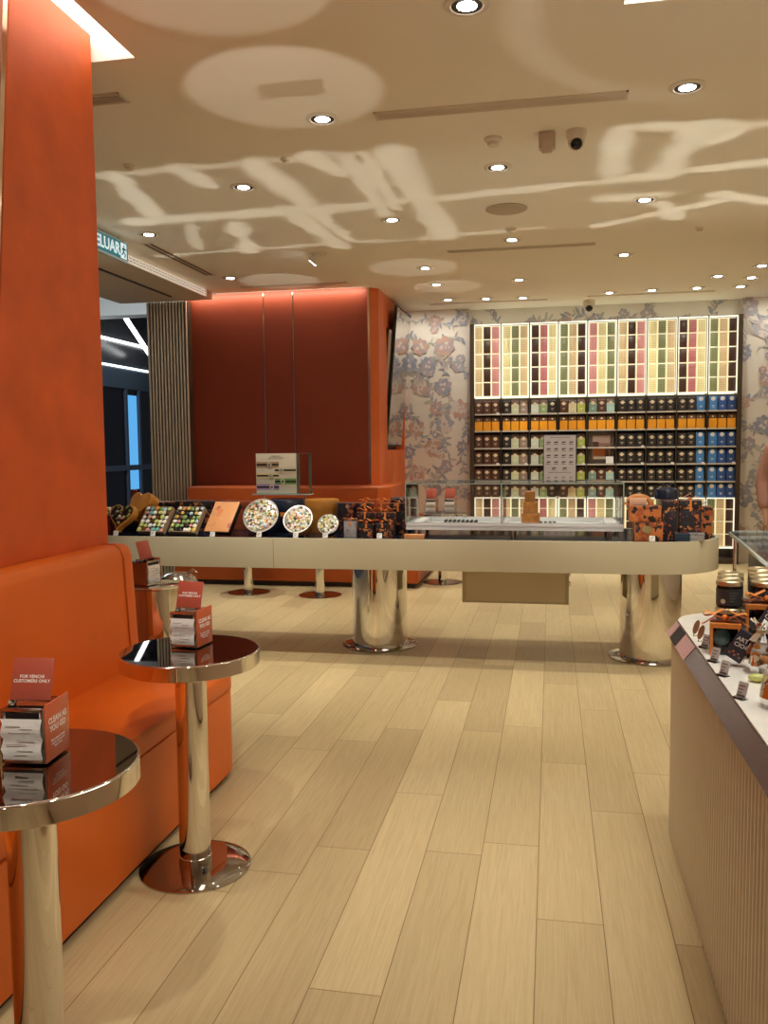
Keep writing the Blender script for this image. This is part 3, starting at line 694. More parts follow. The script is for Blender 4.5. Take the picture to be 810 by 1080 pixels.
# ------------------------------------------------------------------ products on the counter
orange_box = floral('orange flower print', (.55, .175, .05), [(.03, .02, .022), (.42, .10, .04), (.025, .025, .04), (.60, .24, .09), (.03, .02, .02)], 22, .52)
black_box = floral('black flower print', (.022, .02, .028), [(.55, .16, .05), (.34, .08, .05), (.02, .05, .07), (.66, .28, .10)], 26, .40)
red_box = floral('brick flower print', (.34, .075, .03), [(.45, .13, .05), (.10, .03, .03), (.40, .09, .04), (.22, .05, .03)], 9, .34)
ltbox = floral('apricot flower print', (.72, .33, .14), [(.72, .22, .08), (.6, .30, .16), (.75, .36, .16), (.45, .13, .08)], 14, .33)
greybox = floral('grey flower print', (.30, .29, .30), [(.08, .06, .08), (.45, .35, .3), (.22, .2, .22), (.5, .5, .5)], 40, .3)
ribbon = mat('orange ribbon', (.86, .30, .06), .35)
tin_o = mat('amber tin', (.60, .26, .045), .3, vary=(6, .12))
tin_n = mat('navy tin', (.02, .03, .065), .25)
silver = mat('silver foil edge', (.72, .70, .67), .22, .9)
CANDY = [mat('candy %s' % n, c, .3) for n, c in (('cream', (.80, .72, .50)), ('green', (.25, .38, .13)), ('lime', (.60, .66, .20)), ('brown', (.15, .055, .025)), ('teal', (.18, .46, .45)),
                                                 ('pink', (.68, .32, .28)), ('gold', (.70, .48, .12)), ('white', (.85, .84, .80)), ('sky', (.40, .62, .74)), ('black', (.03, .02, .02)), ('orange', (.72, .30, .08)))]
def candies(bm, place, n, r, seed, weights=None):
    rnd = random.Random(seed)
    for i in range(n):
        p = place(rnd, i)
        if p: ball(bm, p, r*rnd.uniform(.85, 1.15), 1, (1, 1, rnd.uniform(.5, .8)), rnd.choices(range(len(CANDY)), weights)[0] if weights else rnd.randrange(len(CANDY)))
def price_tag(x, y, z, lab, rz=0., w=.035, h=.035, dark=False):
    t = thing('price_tag', lab, 'price tag', (x, y, z), rz, 'price tags')
    bm = B(); prism(bm, [(-.012, 0), (.012, 0), (.012, .003), (.003, .006), (-.012, .006)], -w/2, w/2); bmesh.ops.transform(bm, matrix=Matrix.Rotation(PI/2, 4, 'Z') @ Matrix.Rotation(PI/2, 4, 'X'), verts=bm.verts); obj('foot', bm, acr, t)
    bm = B(); bx(bm, -w/2, w/2, -.001, .001, 0, h); tl = Matrix.Translation((0, 0, .003)) @ Matrix.Rotation(math.radians(-18), 4, 'X'); bmesh.ops.transform(bm, matrix=tl, verts=bm.verts); c = obj('card', bm, white if not dark else mat('grey card', (.60, .59, .60), .4), t)
    bm = B(); 
    for k in range(3): bx(bm, -w*.36, w*(.3-.14*k), -.0018, -.0012, h*(.72-.22*k), h*(.78-.22*k))
    if dark: bx(bm, -w*.4, w*.4, -.0018, -.0012, h*.08, h*.2)
    bmesh.ops.transform(bm, matrix=tl, verts=bm.verts); obj('print', bm, mat('tag print', (.12, .11, .11), .6), c)
TAGS = [(-3.0, 'heart boxes'), (-2.72, 'first tray of chocolates'), (-2.28, 'apricot floral box'), (-1.945, 'large round tin'), (-1.685, 'middle round tin'), (-1.48, 'small round tin'), (-1.11, 'little gift bags')]
for x, w in TAGS: price_tag(x, 5.50, ZT, 'small white price tag on the counter edge below the ' + w)
price_tag(.62, 5.50, ZT, 'small white price tag before the orange floral gift boxes')

def bow(bm, s=1., base=Vector((0, 0, 0)), mi=0):
    """ribbon bow: two loops, two tails and a knot, as flat bands"""
    def band(path, w):
        prev = None
        for p in path:
            a, b = bm.verts.new(base+Vector((p[0], p[1]-w, p[2]))*s), bm.verts.new(base+Vector((p[0], p[1]+w, p[2]))*s)
            if prev: bm.faces.new((prev[0], prev[1], b, a)).material_index = mi
            prev = (a, b)
    for sg in (-1, 1):
        band([(sg*(.005+.05*math.sin(t)*1.0), .004*math.cos(t), .006+.030*(1-math.cos(t))*.5+.014*math.sin(2*t)) for t in [PI*i/10 for i in range(11)]], .015)
        band([(sg*(.004+.055*k), 0, .01+.006*math.sin(k*5)-.012*k*k) for k in [i/5 for i in range(6)]], .013)
    ball(bm, base+Vector((0, 0, .012))*s, .011*s, 1, (1, 1.1, .8), mi)
def gift(loc, w, d, h, m, label, rz=0., rib=True, bows=1., name='gift_box', group='floral gift boxes'):
    t = thing(name, label, 'gift box', loc, rz, group)
    bm = B(); bx(bm, -w/2, w/2, -d/2, d/2, 0, h*.74, .003); obj('box', bm, m, t)
    bm = B(); bx(bm, -w/2-.002, w/2+.002, -d/2-.002, d/2+.002, h*.74, h, .003); obj('lid', bm, m, t)
    if rib:
        bm = B(); bx(bm, -.006, .006, -d/2-.0035, d/2+.0035, h*.74, h+.0015); bx(bm, -w/2-.0035, w/2+.0035, -.006, .006, h*.74, h+.0015); bow(bm, bows, Vector((0, 0, h+.001))); obj('ribbon', bm, ribbon, t)
    return t
def tin(loc, R, dep, tilt, label, side, seed, n, weights=None):
    t = thing('round_tin', label, 'tin', loc, 0, 'open round tins of chocolates', rot=(math.radians(tilt), 0, 0))
    bm = B(); lathe(bm, [(R*.97, 0), (R, .004), (R, dep-.004), (R*.985, dep)], n=48); obj('body', bm, side, t)
    bm = B(); lathe(bm, [(R*1.0, dep-.006), (R*1.015, dep-.004), (R*1.015, dep+.003), (R*.93, dep+.003), (R*.92, dep-.002)], n=48); obj('rim', bm, silver, t)
    bm = B(); lathe(bm, [(R*.93, dep+.0005), (R*.9, dep+.0012), (0, dep+.0012)], n=40); obj('foil_liner', bm, silver, t)
    bm = B()
    def pl(r, i):
        a = r.random()*2*PI; q = R*.88*math.sqrt(r.random()); return (q*math.cos(a), q*math.sin(a), dep+.001+r.uniform(0, .006))
    candies(bm, pl, int(n*1.7), .0105, seed, weights); o = obj('assorted_chocolates', bm, CANDY, t); o['kind'] = 'stuff'
    return t
mixw = [5, 1, 2, 2, 1, 2, 2, 6, 1, 1, 1]
def place_tilt(R, dep, tilt, x, y, z0):                                # rest the lower rim of a tilted disc on the counter
    a = math.radians(tilt); return (x, y, z0+R*1.016*math.sin(a)+.001)
tin(place_tilt(.125, .06, 62, -1.965, 5.66, ZT), .125, .06, 62, 'large open round tin of mixed chocolates, biggest of the three', tin_n, 11, 120, mixw)
tin(place_tilt(.102, .06, 60, -1.69, 5.63, ZT), .102, .06, 60, 'middle-sized open round tin with silver rim beside amber tins', tin_o, 12, 85, mixw)
tin(place_tilt(.072, .05, 62, -1.475, 5.61, ZT), .072, .05, 62, 'smallest open round tin of chocolates left of the gift bags', tin_n, 13, 45, [4, 2, 3, 2, 1, 1, 2, 7, 1, 2, 1])
def tall_tin(loc, R, h, m, label, band=None):
    t = thing('tall_tin', label, 'tin', loc, 0, 'closed tins behind the open ones')
    bm = B(); lathe(bm, [(R*.98, 0), (R, .004), (R, h*.72)], n=40); obj('body', bm, m, t)
    bm = B(); lathe(bm, [(R*1.02, h*.72), (R*1.02, h*.97), (R*.99, h), (0, h)], n=40); obj('lid', bm, m, t)
    if band: bm = B(); lathe(bm, [(R*1.003, h*.5), (R*1.006, h*.52), (R*1.006, h*.60), (R*1.003, h*.62)], n=40); obj('band', bm, band, t)
tall_tin((-1.89, 5.95, ZT), .135, .235, tin_n, 'navy round tin with orange band behind the largest open tin', ribbon)
tall_tin((-1.615, 5.93, ZT), .12, .235, tin_o, 'amber round tin behind the middle open tin')
tall_tin((-1.408, 5.86, ZT), .078, .215, black_box, 'black flower-printed round tin behind the smallest open tin', None)
# open square trays
def tray(loc, w, d, label, tilt, rz, seed):
    t = thing('chocolate_tray', label, 'box of chocolates', loc, 0, 'open square chocolate boxes', rot=(math.radians(tilt), 0, rz))
    bm = B(); e = .006
    bx(bm, -w/2, w/2, -d/2, d/2, 0, .004); bx(bm, -w/2, -w/2+e, -d/2, d/2, .004, .04); bx(bm, w/2-e, w/2, -d/2, d/2, .004, .04); bx(bm, -w/2+e, w/2-e, -d/2, -d/2+e, .004, .04); bx(bm, -w/2+e, w/2-e, d/2-e, d/2, .004, .04)
    obj('box', bm, mat('box edge', (.33, .23, .14), .4), t)
    bm = B()
    for i in range(1, 6): bx(bm, -w/2+w*i/6-.001, -w/2+w*i/6+.001, -d/2+e, d/2-e, .004, .034); bx(bm, -w/2+e, w/2-e, -d/2+d*i/6-.001, -d/2+d*i/6+.001, .004, .033)
    obj('divider', bm, black, t)
    bm = B(); g = [(-w/2+w*(i+.5)/6, -d/2+d*(j+.5)/6) for i in range(6) for j in range(6)]
    candies(bm, lambda r, i: (g[i][0]+r.uniform(-.004, .004), g[i][1]+r.uniform(-.004, .004), .036), 36, w*.082, seed, [5, 2, 3, 2, 3, 2, 3, 7, 3, 2, 1]); o = obj('assorted_chocolates', bm, CANDY, t); o['kind'] = 'stuff'
tray((-2.74, 5.62, ZT+.089), .215, .215, 'open square box of mixed chocolates right of the heart boxes', 50, -.16, 21)
tray((-2.50, 5.62, ZT+.089), .215, .215, 'open square box of mixed chocolates left of the apricot floral box', 50, -.16, 22)
t = thing('flat_gift_box', 'apricot floral flat box tilted up between chocolate tray and large tin', 'gift box', (-2.245, 5.65, ZT+.1005), rot=(math.radians(50), 0, -.17))
bm = B(); bx(bm, -.095, .095, -.125, .125, 0, .038, .003); obj('box', bm, black, t)
bm = B(); bx(bm, -.097, .097, -.127, .127, .038, .052, .003); obj('lid', bm, ltbox, t)
# heart boxes
def heart(s, n=40):
    out = []
    for i in range(n):
        a = 2*PI*i/n; out.append((s*16*math.sin(a)**3/17, s*(13*math.cos(a)-5*math.cos(2*a)-2*math.cos(3*a)-math.cos(4*a))/17))
    return out
t = thing('heart_box', 'open heart-shaped amber box of dark chocolates beside the column', 'gift box', (-2.985, 5.62, ZT+.118), group='heart-shaped boxes', rot=(math.radians(62), 0, -.25))
bm = B(); prism(bm, heart(.116), 0, .05, bev=.004); obj('box', bm, tin_o, t)
bm = B(); prism(bm, heart(.102), .0505, .053); fl = obj('liner', bm, chd, t)
bm = B(); hp = heart(.088)
candies(bm, lambda r, i: (lambda k, q: (hp[k][0]*q, hp[k][1]*q, .056))(r.randrange(40), math.sqrt(r.random())), 46, .011, 31, [0, 5, 1, 6, 0, 2, 1, 1, 0, 8, 0]); o = obj('assorted_chocolates', bm, CANDY, t); o['kind'] = 'stuff'
t = thing('heart_box', 'closed heart-shaped amber box leaning behind the open heart box', 'gift box', (-2.90, 5.80, ZT+.175), group='heart-shaped boxes', rot=(math.radians(62), 0, -.5))
bm = B(); prism(bm, heart(.125), 0, .06, bev=.006); obj('box', bm, tin_o, t)
bm = B(); prism(bm, heart(.128), .06, .085, bev=.006); obj('lid', bm, tin_o, t)
bm = B(); bx(bm, -.06, .06, -.05, .05, 0, .075, .003); tag(obj('riser', bm, black, loc=(-2.88, 5.87, ZT)), 'small black riser block under the closed heart box', 'riser')
t = thing('candy_box', 'dark red box heaped with gold-wrapped sweets at the counter left end', 'box of chocolates', (-3.19, 5.68, ZT))
bm = B(); bx(bm, -.085, .085, -.06, .06, 0, .135, .004); obj('box', bm, mat('wine card', (.16, .012, .014), .35), t)
bm = B(); candies(bm, lambda r, i: (r.uniform(-.08, .08), r.uniform(-.055, .055), .14+r.uniform(0, .045)), 60, .015, 41, [6, 0, 1, 0, 0, 1, 8, 2, 0, 0, 1]); o = obj('wrapped_sweets', bm, CANDY, t); o['kind'] = 'stuff'
bm = B(); tube(bm, [(0, 0, 0), (.03, 0, .17)], .022, 16); tag(obj('gift_tube', bm, M['wine card'], loc=(-3.08, 5.90, ZT+.135)), 'dark red tube standing tilted behind the gold sweets', 'tube')
bm = B(); bx(bm, -.09, .09, -.06, .06, 0, .134, .003); tag(obj('riser', bm, black, loc=(-3.06, 5.89, ZT)), 'black riser block under the dark red tube', 'riser')
# back row boxes
BR = [((-2.62, 6.05, ZT), .30, .16, .215, black_box, 'black floral box in the back row behind first chocolate tray'),
      ((-2.32, 6.05, ZT), .26, .16, .215, red_box, 'brick-red floral box in the back row behind second chocolate tray'),
      ((-2.075, 6.225, ZT), .18, .14, .205, red_box, 'brick-red floral box in the back row behind apricot box'),
      ((-2.93, 6.16, ZT), .22, .14, .20, black_box, 'black floral box in the back row behind heart boxes')]
for q in BR: gift(q[0], q[1], q[2], q[3], q[4], q[5], rib=False)
# little gift bags with orange ribbons
def gift_bag(loc, w, d, h, m, label, rz=0., bs=.9):
    t = thing('gift_bag', label, 'gift bag', loc, rz, 'little floral gift bags')
    bm = B(); prism(bm, [(-d/2, 0), (d/2, 0), (d/2, h*.8), (.006, h), (-.006, h), (-d/2, h*.8)], -w/2, w/2)
    bmesh.ops.transform(bm, matrix=Matrix.Rotation(PI/2, 4, 'Z') @ Matrix.Rotation(PI/2, 4, 'X'), verts=bm.verts); obj('bag', bm, m, t)
    bm = B(); bow(bm, bs, Vector((0, -d/2+.012, h*.86))); bx(bm, -.006, .006, -d/2-.002, -d/2, h*.6, h*.82); obj('ribbon', bm, ribbon, t)
    return t
gift_bag((-1.325, 5.60, ZT), .085, .05, .125, greybox, 'grey printed mini bag right of the smallest open tin', bs=.8)
k = 0
for (x, y, z, h) in ((-1.21, 5.58, 0, .11), (-1.10, 5.58, 0, .115)):
    gift_bag((x, y, ZT+z), .085, .055, h, black_box, ('left', 'right')[k] + ' black floral mini bag in the front row near the tag', bs=.98); k += 1
for k, (x, w) in enumerate(((-1.24, .12), (-1.10, .12))):
    gift((x, 5.70, ZT), w, .09, .16, black_box, ('left', 'right')[k] + ' black floral ribboned box directly behind the front mini bags', bows=1.15)
for k, (x, w) in enumerate(((-1.268, .102), (-1.152, .102), (-1.036, .102))):
    gift((x, 5.84, ZT), w, .1, .215, black_box if k != 1 else red_box, ORD[k] + ' from left of the tall ribboned boxes in the gift bag cluster', bows=.98)
bm = B(); bx(bm, -.075, .075, -.09, .09, 0, .235, .003); tag(obj('gift_box', bm, navy, loc=(-1.06, 6.13, ZT)), 'plain dark navy box between gift bags and the glass case', 'gift box')
gift((-.88, 5.53, ZT), .13, .05, .03, ltbox, 'flat orange box lying before the glass case corner', rib=False)
# cluster of gift boxes, right end
gift((.60, 5.58, ZT), .17, .13, .12, orange_box, 'orange floral box with gold seal, front bottom of the right cluster', rib=False)
bm = B(); cyl(bm, .024, 0, .002, n=28); bmesh.ops.transform(bm, matrix=Matrix.Rotation(PI/2, 4, 'X') @ Matrix.Diagonal((1.3, 1, 1, 1)), verts=bm.verts)
bpy.data.objects['gift_box'].name
seal_parent = [o for o in bpy.data.objects if o.get('label', '').startswith('orange floral box with gold seal')][0]
obj('gold_seal', bm, goldlid, seal_parent, loc=(-.01, -.068, .075))
gift((.58, 5.60, ZT+.1205), .19, .14, .10, orange_box, 'orange and black floral box stacked on the gold-sealed box', rib=False)
t = thing('ribbon_roll', 'orange round handle box on top of the stacked floral boxes', 'gift box', (.55, 5.64, ZT+.221))
bm = B(); 
arc = [(.075*math.cos(a), 0, .055*math.sin(a)) for a in [PI*i/14 for i in range(15)]]; tube(bm, arc, .017, 10); obj('handle', bm, mat('apricot leather', (.70, .30, .10), .4), t)
bm = B(); bx(bm, -.06, .045, -.04, .0, .0, .045, .004); obj('label_block', bm, mat('peach card', (.78, .50, .36), .5), t)
gift((.735, 5.68, ZT), .09, .2, .25, black_box, 'tall black floral box behind the orange stack', rib=False)
gift((.86, 5.66, ZT), .13, .11, .25, black_box, 'tall black and orange floral box in the middle of right cluster', rib=True, bows=1.)
gift((.80, 5.55, ZT), .09, .07, .05, navy, 'low navy box at the foot of the right cluster', rib=False)
gift((.93, 5.80, ZT), .17, .14, .20, orange_box, 'orange floral bow-topped box at the right end of the cluster', rib=False)
gift((.895, 5.585, ZT), .085, .06, .05, greybox, 'small grey printed box at the right foot of cluster', rib=False)
t = thing('hat_box', 'black domed round box on top of the middle floral boxes', 'gift box', (.74, 5.80, ZT+.2505), group='floral gift boxes')
bm = B(); lathe(bm, [(.075, 0), (.075, .045), (.068, .062), (.04, .075), (0, .078)], n=32); obj('body', bm, tin_n, t)
bm = B(); bow(bm, .9, Vector((0, 0, .077))); obj('ribbon', bm, mat('slate ribbon', (.12, .12, .16), .4), t)
bm = B(); bow(bm, 1.2); tag(obj('ribbon_bow', bm, black, loc=(.94, 5.80, ZT+.201)), 'black bow on the rightmost orange floral box', 'bow')
# acrylic flavour sign on a stand
t = thing('flavour_sign', 'cream acrylic sign with five striped bonbon pictures above the tins', 'sign', (-1.93, 6.02, ZT))
bm = B()
for x in (-.17, .15): cyl(bm, .006, 0, .262, x, .055, 12)
obj('post', bm, chrome_soft, t)
bm = B(); bx(bm, -.225, .21, -.05, .07, .262, .270); obj('shelf', bm, gedge, t)
bm = B(); bx(bm, -.205, .105, -.01, -.002, .271, .565, .001); obj('card', bm, mat('ivory card', (.74, .68, .55), .4), t)
bm = B(); bx(bm, .107, .2, -.012, .06, .271, .565); obj('acrylic_block', bm, acr, t)
bm = B(); bx(bm, .107, .109, -.012, .06, .271, .565); bx(bm, .198, .2, -.012, .06, .271, .565); bx(bm, .107, .2, -.012, .06, .563, .565); obj('acrylic_edge', bm, gedge, t)
bm = text_bm('CREMOSITA\nPER TUTTI I GUSTI', .014, Matrix.Translation((-.05, -.0115, .537)) @ FRONT, ext=.0003); obj('lettering', bm, mat('sign print', (.25, .2, .15), .6), t)
for k, (x0, x1, z, c, kx) in enumerate(((-.20, -.03, .483, (.45, .30, .18), -.10), (-.06, .10, .442, (.72, .66, .5), -.01), (-.20, -.03, .402, (.75, .66, .36), -.092), (-.06, .10, .36, (.16, .35, .09), 0.0), (-.20, -.03, .318, (.40, .26, .48), -.085))):
    bm = B(); bx(bm, x0, x1, -.0115, -.0105, z-.021, z+.021); b = obj('colour_band', bm, mat('band %d' % k, c, .5), t)
    bm = B(); bx(bm, x0, x1, -.0125, -.0117, z-.006, z+.006); obj('stripe', bm, black, b)
    bm = B(); r = .022; prism(bm, [(r*.8*math.cos(a), r*math.sin(a)) for a in [PI/4*0+2*PI*i/8 for i in range(8)]], 0, .002)
    bmesh.ops.transform(bm, matrix=Matrix.Translation((kx, -.0128, z)) @ Matrix.Rotation(PI/2, 4, 'X') @ Matrix.Rotation(.5, 4, 'Z'), verts=bm.verts); q = obj('bonbon', bm, mat('bonbon shell', (.62, .57, .47), .4), b)
    bm = B(); ball(bm, (kx, -.0150, z), .011, 2, (1, .15, 1)); obj('filling', bm, mat('filling %d' % k, tuple(v*.55 for v in c), .4), b)

# ------------------------------------------------------------------ ribbed counter, right
def rc_path(off=0.):
    """front line, rounded far corner, far line; offset outwards by off"""
    X, Y, r, st = .43, 3.37, .20, .032/8
    L = [((X, .3+i*st), (-1, 0)) for i in range(int((Y-r-.3)/st)+1)]
    n = 60
    L += [((X+r-r*math.cos(a), Y-r+r*math.sin(a)), (-math.cos(a), math.sin(a))) for a in [PI/2*i/n for i in range(1, n+1)]]
    x = X+r
    while x < 1.75: x += st; L.append(((x, Y), (0, 1)))
    return [((p[0]+q[0]*off, p[1]+q[1]*off), q) for p, q in L]
def outline(off=0., ribs=0.):
    out = []
    for i, (p, nn) in enumerate(rc_path(off)):
        k = ribs*(0, 0, .12, .60, .92, 1, .80, .30)[i % 8]
        out.append((p[0]+nn[0]*k, p[1]+nn[1]*k))
    return out + [(1.75, .3)]
t = thing('ribbed_counter', 'taupe ribbed counter with white stone top on the right', 'counter', (.43, 2.4, 0))
def l3(pts): return [(p[0]-.43, p[1]-2.4) for p in pts]
bm = B(); prism(bm, l3(outline(-.03)), 0, .02); obj('plinth', bm, toe, t)
bm = B(); prism(bm, l3(outline(-.014, .014)), .02, .757); obj('ribbed_body', bm, ribm, t, smooth=False)
bm = B()
a = [bm.verts.new((p[0], p[1], .757)) for p in l3(outline(.012))]; b = [bm.verts.new((p[0], p[1], .762)) for p in l3(outline(.014))]; c = [bm.verts.new((p[0], p[1], .806)) for p in l3(outline(-.02))]; d = [bm.verts.new((p[0], p[1], .757)) for p in l3(outline(-.03))]
n = len(a)
for p, q in ((a, b), (b, c), (d, a)):
    m_ = min(len(p), len(q))
    if len(p) != len(q): continue
    for i in range(n): bm.faces.new((p[i], p[(i+1) % n], q[(i+1) % n], q[i]))
if len(set(map(len, (a, b, c, d)))) > 1: print('OUTLINE LEN', len(a), len(b), len(c), len(d))
obj('mirror_trim', bm, mat('bronze mirror', (.36, .325, .29), .22, .75), t, smooth=False)
bm = B(); prism(bm, l3(outline(-.022)), .757, .812, bev=.0); obj('stone_top', bm, stone, t)
# plaid and dark strips on the trim near the rounded end
n0 = int((3.37-.2-.3)/(.032/8))
pa, pb = rc_path(.0145), rc_path(-.0195)
def strip(i0, i1, m, name, cols=None):
    bm = B(); prev = None
    for i in range(i0, i1):
        (x, y), q = pa[i]; (x2, y2), _ = pb[i]
        va, vb = bm.verts.new((x-q[0]*-.0006-.43, y+q[1]*.0006-2.4, .763)), bm.verts.new((x2-.43+q[0]*.0006, y2-2.4+q[1]*.0006, .8068))
        if prev: bm.faces.new((prev[0], prev[1], vb, va))
        prev = (va, vb)
    return obj(name, bm, m, t, smooth=False)
plaid = mat('pink plaid print', (.62, .38, .36), .4); nt = plaid.node_tree
w1 = nt.nodes.new('ShaderNodeTexChecker'); w1.inputs['Scale'].default_value = 70; w1.inputs['Color1'].default_value = (.66, .46, .44, 1); w1.inputs['Color2'].default_value = (.50, .23, .22, 1)
tcx = nt.nodes.new('ShaderNodeTexCoord'); nt.links.new(tcx.outputs['Object'], w1.inputs['Vector']); nt.links.new(w1.outputs[0], nt.nodes['Principled BSDF'].inputs['Base Color'])
strip(n0-94, n0-46, plaid, 'plaid_strip'); strip(n0-44, n0-14, black, 'dark_strip'); strip(n0-12, n0+16, plaid, 'plaid_strip'); strip(n0+18, n0+40, black, 'dark_strip')
ZS = .8125
GT = 'upright grey price card on the ribbed counter edge, '
for (x, y), w in (((.472, 2.76), 'farthest from the viewer'), ((.468, 2.585), 'second from the far end'), ((.465, 2.43), 'third from the far end'), ((.466, 2.215), 'nearest the viewer')):
    price_tag(x, y, ZS, GT + w, -.9, .028, .040, True)
flame = mat('caramel paddle', (.36, .17, .09), .35)
for i, (x, y) in enumerate(((.474, 2.93), (.476, 2.85))):
    t = thing('leaf_display', ('farther', 'nearer')[i] + ' brown leaf-shaped paddle standing at the ribbed counter end', 'ornament', (x, y, ZS), -.5, 'brown leaf paddles')
    bm = B(); cyl(bm, .010, 0, .004, n=16); obj('foot', bm, acr, t)
    bm = B(); prism(bm, [(.009*math.cos(a), .025*math.sin(a)) for a in [2*PI*k/20 for k in range(20)]], -.002, .002); bmesh.ops.transform(bm, matrix=Matrix.Translation((0, 0, .030)) @ Matrix.Rotation(PI/2, 4, 'X') @ Matrix.Rotation(-.3, 4, 'Z'), verts=bm.verts); obj('leaf', bm, flame, t)
# jars: two high
jarm = mat('dark chocolate jar', (.022, .012, .010), .08, coat=.5)
labm = mat('jar label', (.055, .05, .052), .5)
cre = mat('cream print', (.72, .64, .48), .5)
def make_jar(loc, label):
    t = thing('chocolate_spread_jar', label, 'jar', loc, 0, 'gold-lidded jars of chocolate spread')
    bm = B(); lathe(bm, [(.036, 0), (.040, .004), (.040, .068), (.036, .076)], n=36); obj('jar_glass', bm, jarm, t)
    bm = B(); lathe(bm, [(.0406, .010), (.0408, .012), (.0408, .062), (.0406, .064)], n=36); lb = obj('label', bm, labm, t)
    bm = B(); cyl(bm, .008, 0, .0006, n=20); bmesh.ops.transform(bm, matrix=Matrix.Rotation(math.radians(-38), 4, 'Z') @ Matrix.Translation((0, -.0408, .024)) @ Matrix.Rotation(PI/2, 4, 'X'), verts=bm.verts); obj('emblem', bm, cre, lb)
    bm = B()
    for k in range(4):
        q = B(); bx(q, -.013, .013-.003*k, -.0414, -.041, .052-.009*k, .0536-.009*k); bmesh.ops.transform(q, matrix=Matrix.Rotation(math.radians(8), 4, 'Z'), verts=q.verts)
        me = bpy.data.meshes.new('x'); q.to_mesh(me); bm.from_mesh(me); q.free(); bpy.data.meshes.remove(me)
    obj('print', bm, mat('label print', (.3, .29, .27), .5), lb)
    bm = B(); lathe(bm, [(.040, .074), (.0425, .075), (.0425, .088), (.040, .091), (.034, .091), (.033, .0895), (0, .090)], n=40); obj('lid', bm, goldlid, t)
    return t
j0 = None
JP = [(.583, 2.975), (.605, 3.07), (.622, 3.155), (.690, 2.965), (.708, 3.06), (.726, 3.155), (.745, 3.27), (.845, 3.26)]
for k, (x, y) in enumerate(JP):
    for lv in range(2):
        row = 'left' if k < 3 else ('right' if k < 6 else 'back')
        lab = ('lower' if lv == 0 else 'upper') + ' gold-lidded dark jar, ' + (('front', 'middle', 'rear')[k % 3] + ' of the ' + row + ' row on ribbed counter' if k < 6 else ('left' if k == 6 else 'right') + ' jar at the far back on ribbed counter')
        p = (x, y, ZS+lv*.0915)
        if j0 is None: j0 = make_jar(p, lab)
        else: dup(j0, p, 0, lab)
# boxes with orange ribbons and truffles
acrwin = glass('box window', (.95, .95, .95))
def truffle_box(loc, label, rz, balls, w=.085, h=.105):
    t = thing('window_box', label, 'gift box', loc, rz, 'ribboned truffle boxes with clear windows')
    bm = B(); bx(bm, -w/2, w/2, -w/2, w/2, 0, .006); bx(bm, -w/2, w/2, w/2-.004, w/2, .006, h); bx(bm, -w/2, -w/2+.004, -w/2, w/2-.004, .006, h); bx(bm, w/2-.004, w/2, -w/2, w/2-.004, .006, h); bx(bm, -w/2, w/2, -w/2, w/2, h, h+.004)
    obj('box', bm, black_box, t)
    bm = B(); bx(bm, -w/2, -w/2+.008, -w/2-.003, -w/2, 0, h); bx(bm, w/2-.008, w/2, -w/2-.003, -w/2, 0, h); bow(bm, 1.15, Vector((0, -.01, h+.004))); bx(bm, -w/2-.001, w/2+.001, -.008, .008, h+.0045, h+.007); bx(bm, -w/2-.001, w/2+.001, -w/2-.004, -w/2+.01, h-.008, h+.006)
    obj('ribbon', bm, ribbon, t)
    bm = B(); bx(bm, -w/2+.0085, w/2-.0085, -w/2-.001, -w/2, .006, h-.009); obj('window', bm, acrwin, t)
    for x, y, z, r, k in balls:
        bm = B(); ball(bm, (x, y, z), r, 2, (1, 1, .95), 0)
        obj('truffle', bm, CANDY[k], t)
truffle_box((.522, 2.715, ZS), 'window box with teal truffle and orange bow on the ribbed counter', -.15, [(-.010, -.016, .050, .027, 4), (.02, -.01, .028, .02, 9), (-.02, .015, .028, .02, 3)], .085, .09)
truffle_box((.665, 2.83, ZS), 'taller window box with green truffle and orange bow by the jars', -.1, [(-.03, -.025, .035, .022, 2), (.015, -.01, .03, .021, 3), (-.01, -.01, .085, .022, 9)], .13, .132)
# dark boxes with white script, leaning
def script_box(loc, label, rot, w=.075, h=.135, d=.05):
    t = thing('script_box', label, 'gift box', loc, 0, 'dark boxes with white lettering', rot=rot)
    bm = B(); bx(bm, -w/2, w/2, -d/2, d/2, 0, h, .002); obj('box', bm, mat('slate card', (.035, .035, .05), .4), t)
    bm = B(); bx(bm, w/2+.0003, w/2+.0015, -d/2+.002, d/2-.002, .002, h-.002); obj('side_panel', bm, mat('copper card', (.45, .17, .045), .35, .3), t)
    bm = text_bm('ARTE\nCIOC', w*.34, Matrix.Translation((.002, -d/2-.0006, h*.62)) @ Matrix.Rotation(-.12, 4, 'Y') @ FRONT, ext=.0003, bold=True); obj('lettering', bm, txt, t)
    bm = B(); 
    for k in range(5): ball(bm, (w*(-.3+.15*k), -d/2-.0004, h*(.16+.09*(k % 2))), w*.08, 1, (1, .08, 1))
    obj('flower_print', bm, mat('rose print', (.45, .14, .09), .5), t)
script_box((.512, 2.555, ZS+.0205), 'dark box with white script and copper side, leaning before teal truffle box', (math.radians(-6), math.radians(30), -.35), .05, .088, .034)
script_box((.625, 2.70, ZS+.068), 'dark box with white script leaning higher at the right edge', (math.radians(-10), math.radians(30), -.3), .055, .095, .034)
bm = B(); bx(bm, -.05, .05, -.03, .03, 0, .045, .003); tag(obj('riser', bm, M['silver tray'], loc=(.655, 2.725, ZS)), 'low silver riser below the higher leaning script box', 'riser')
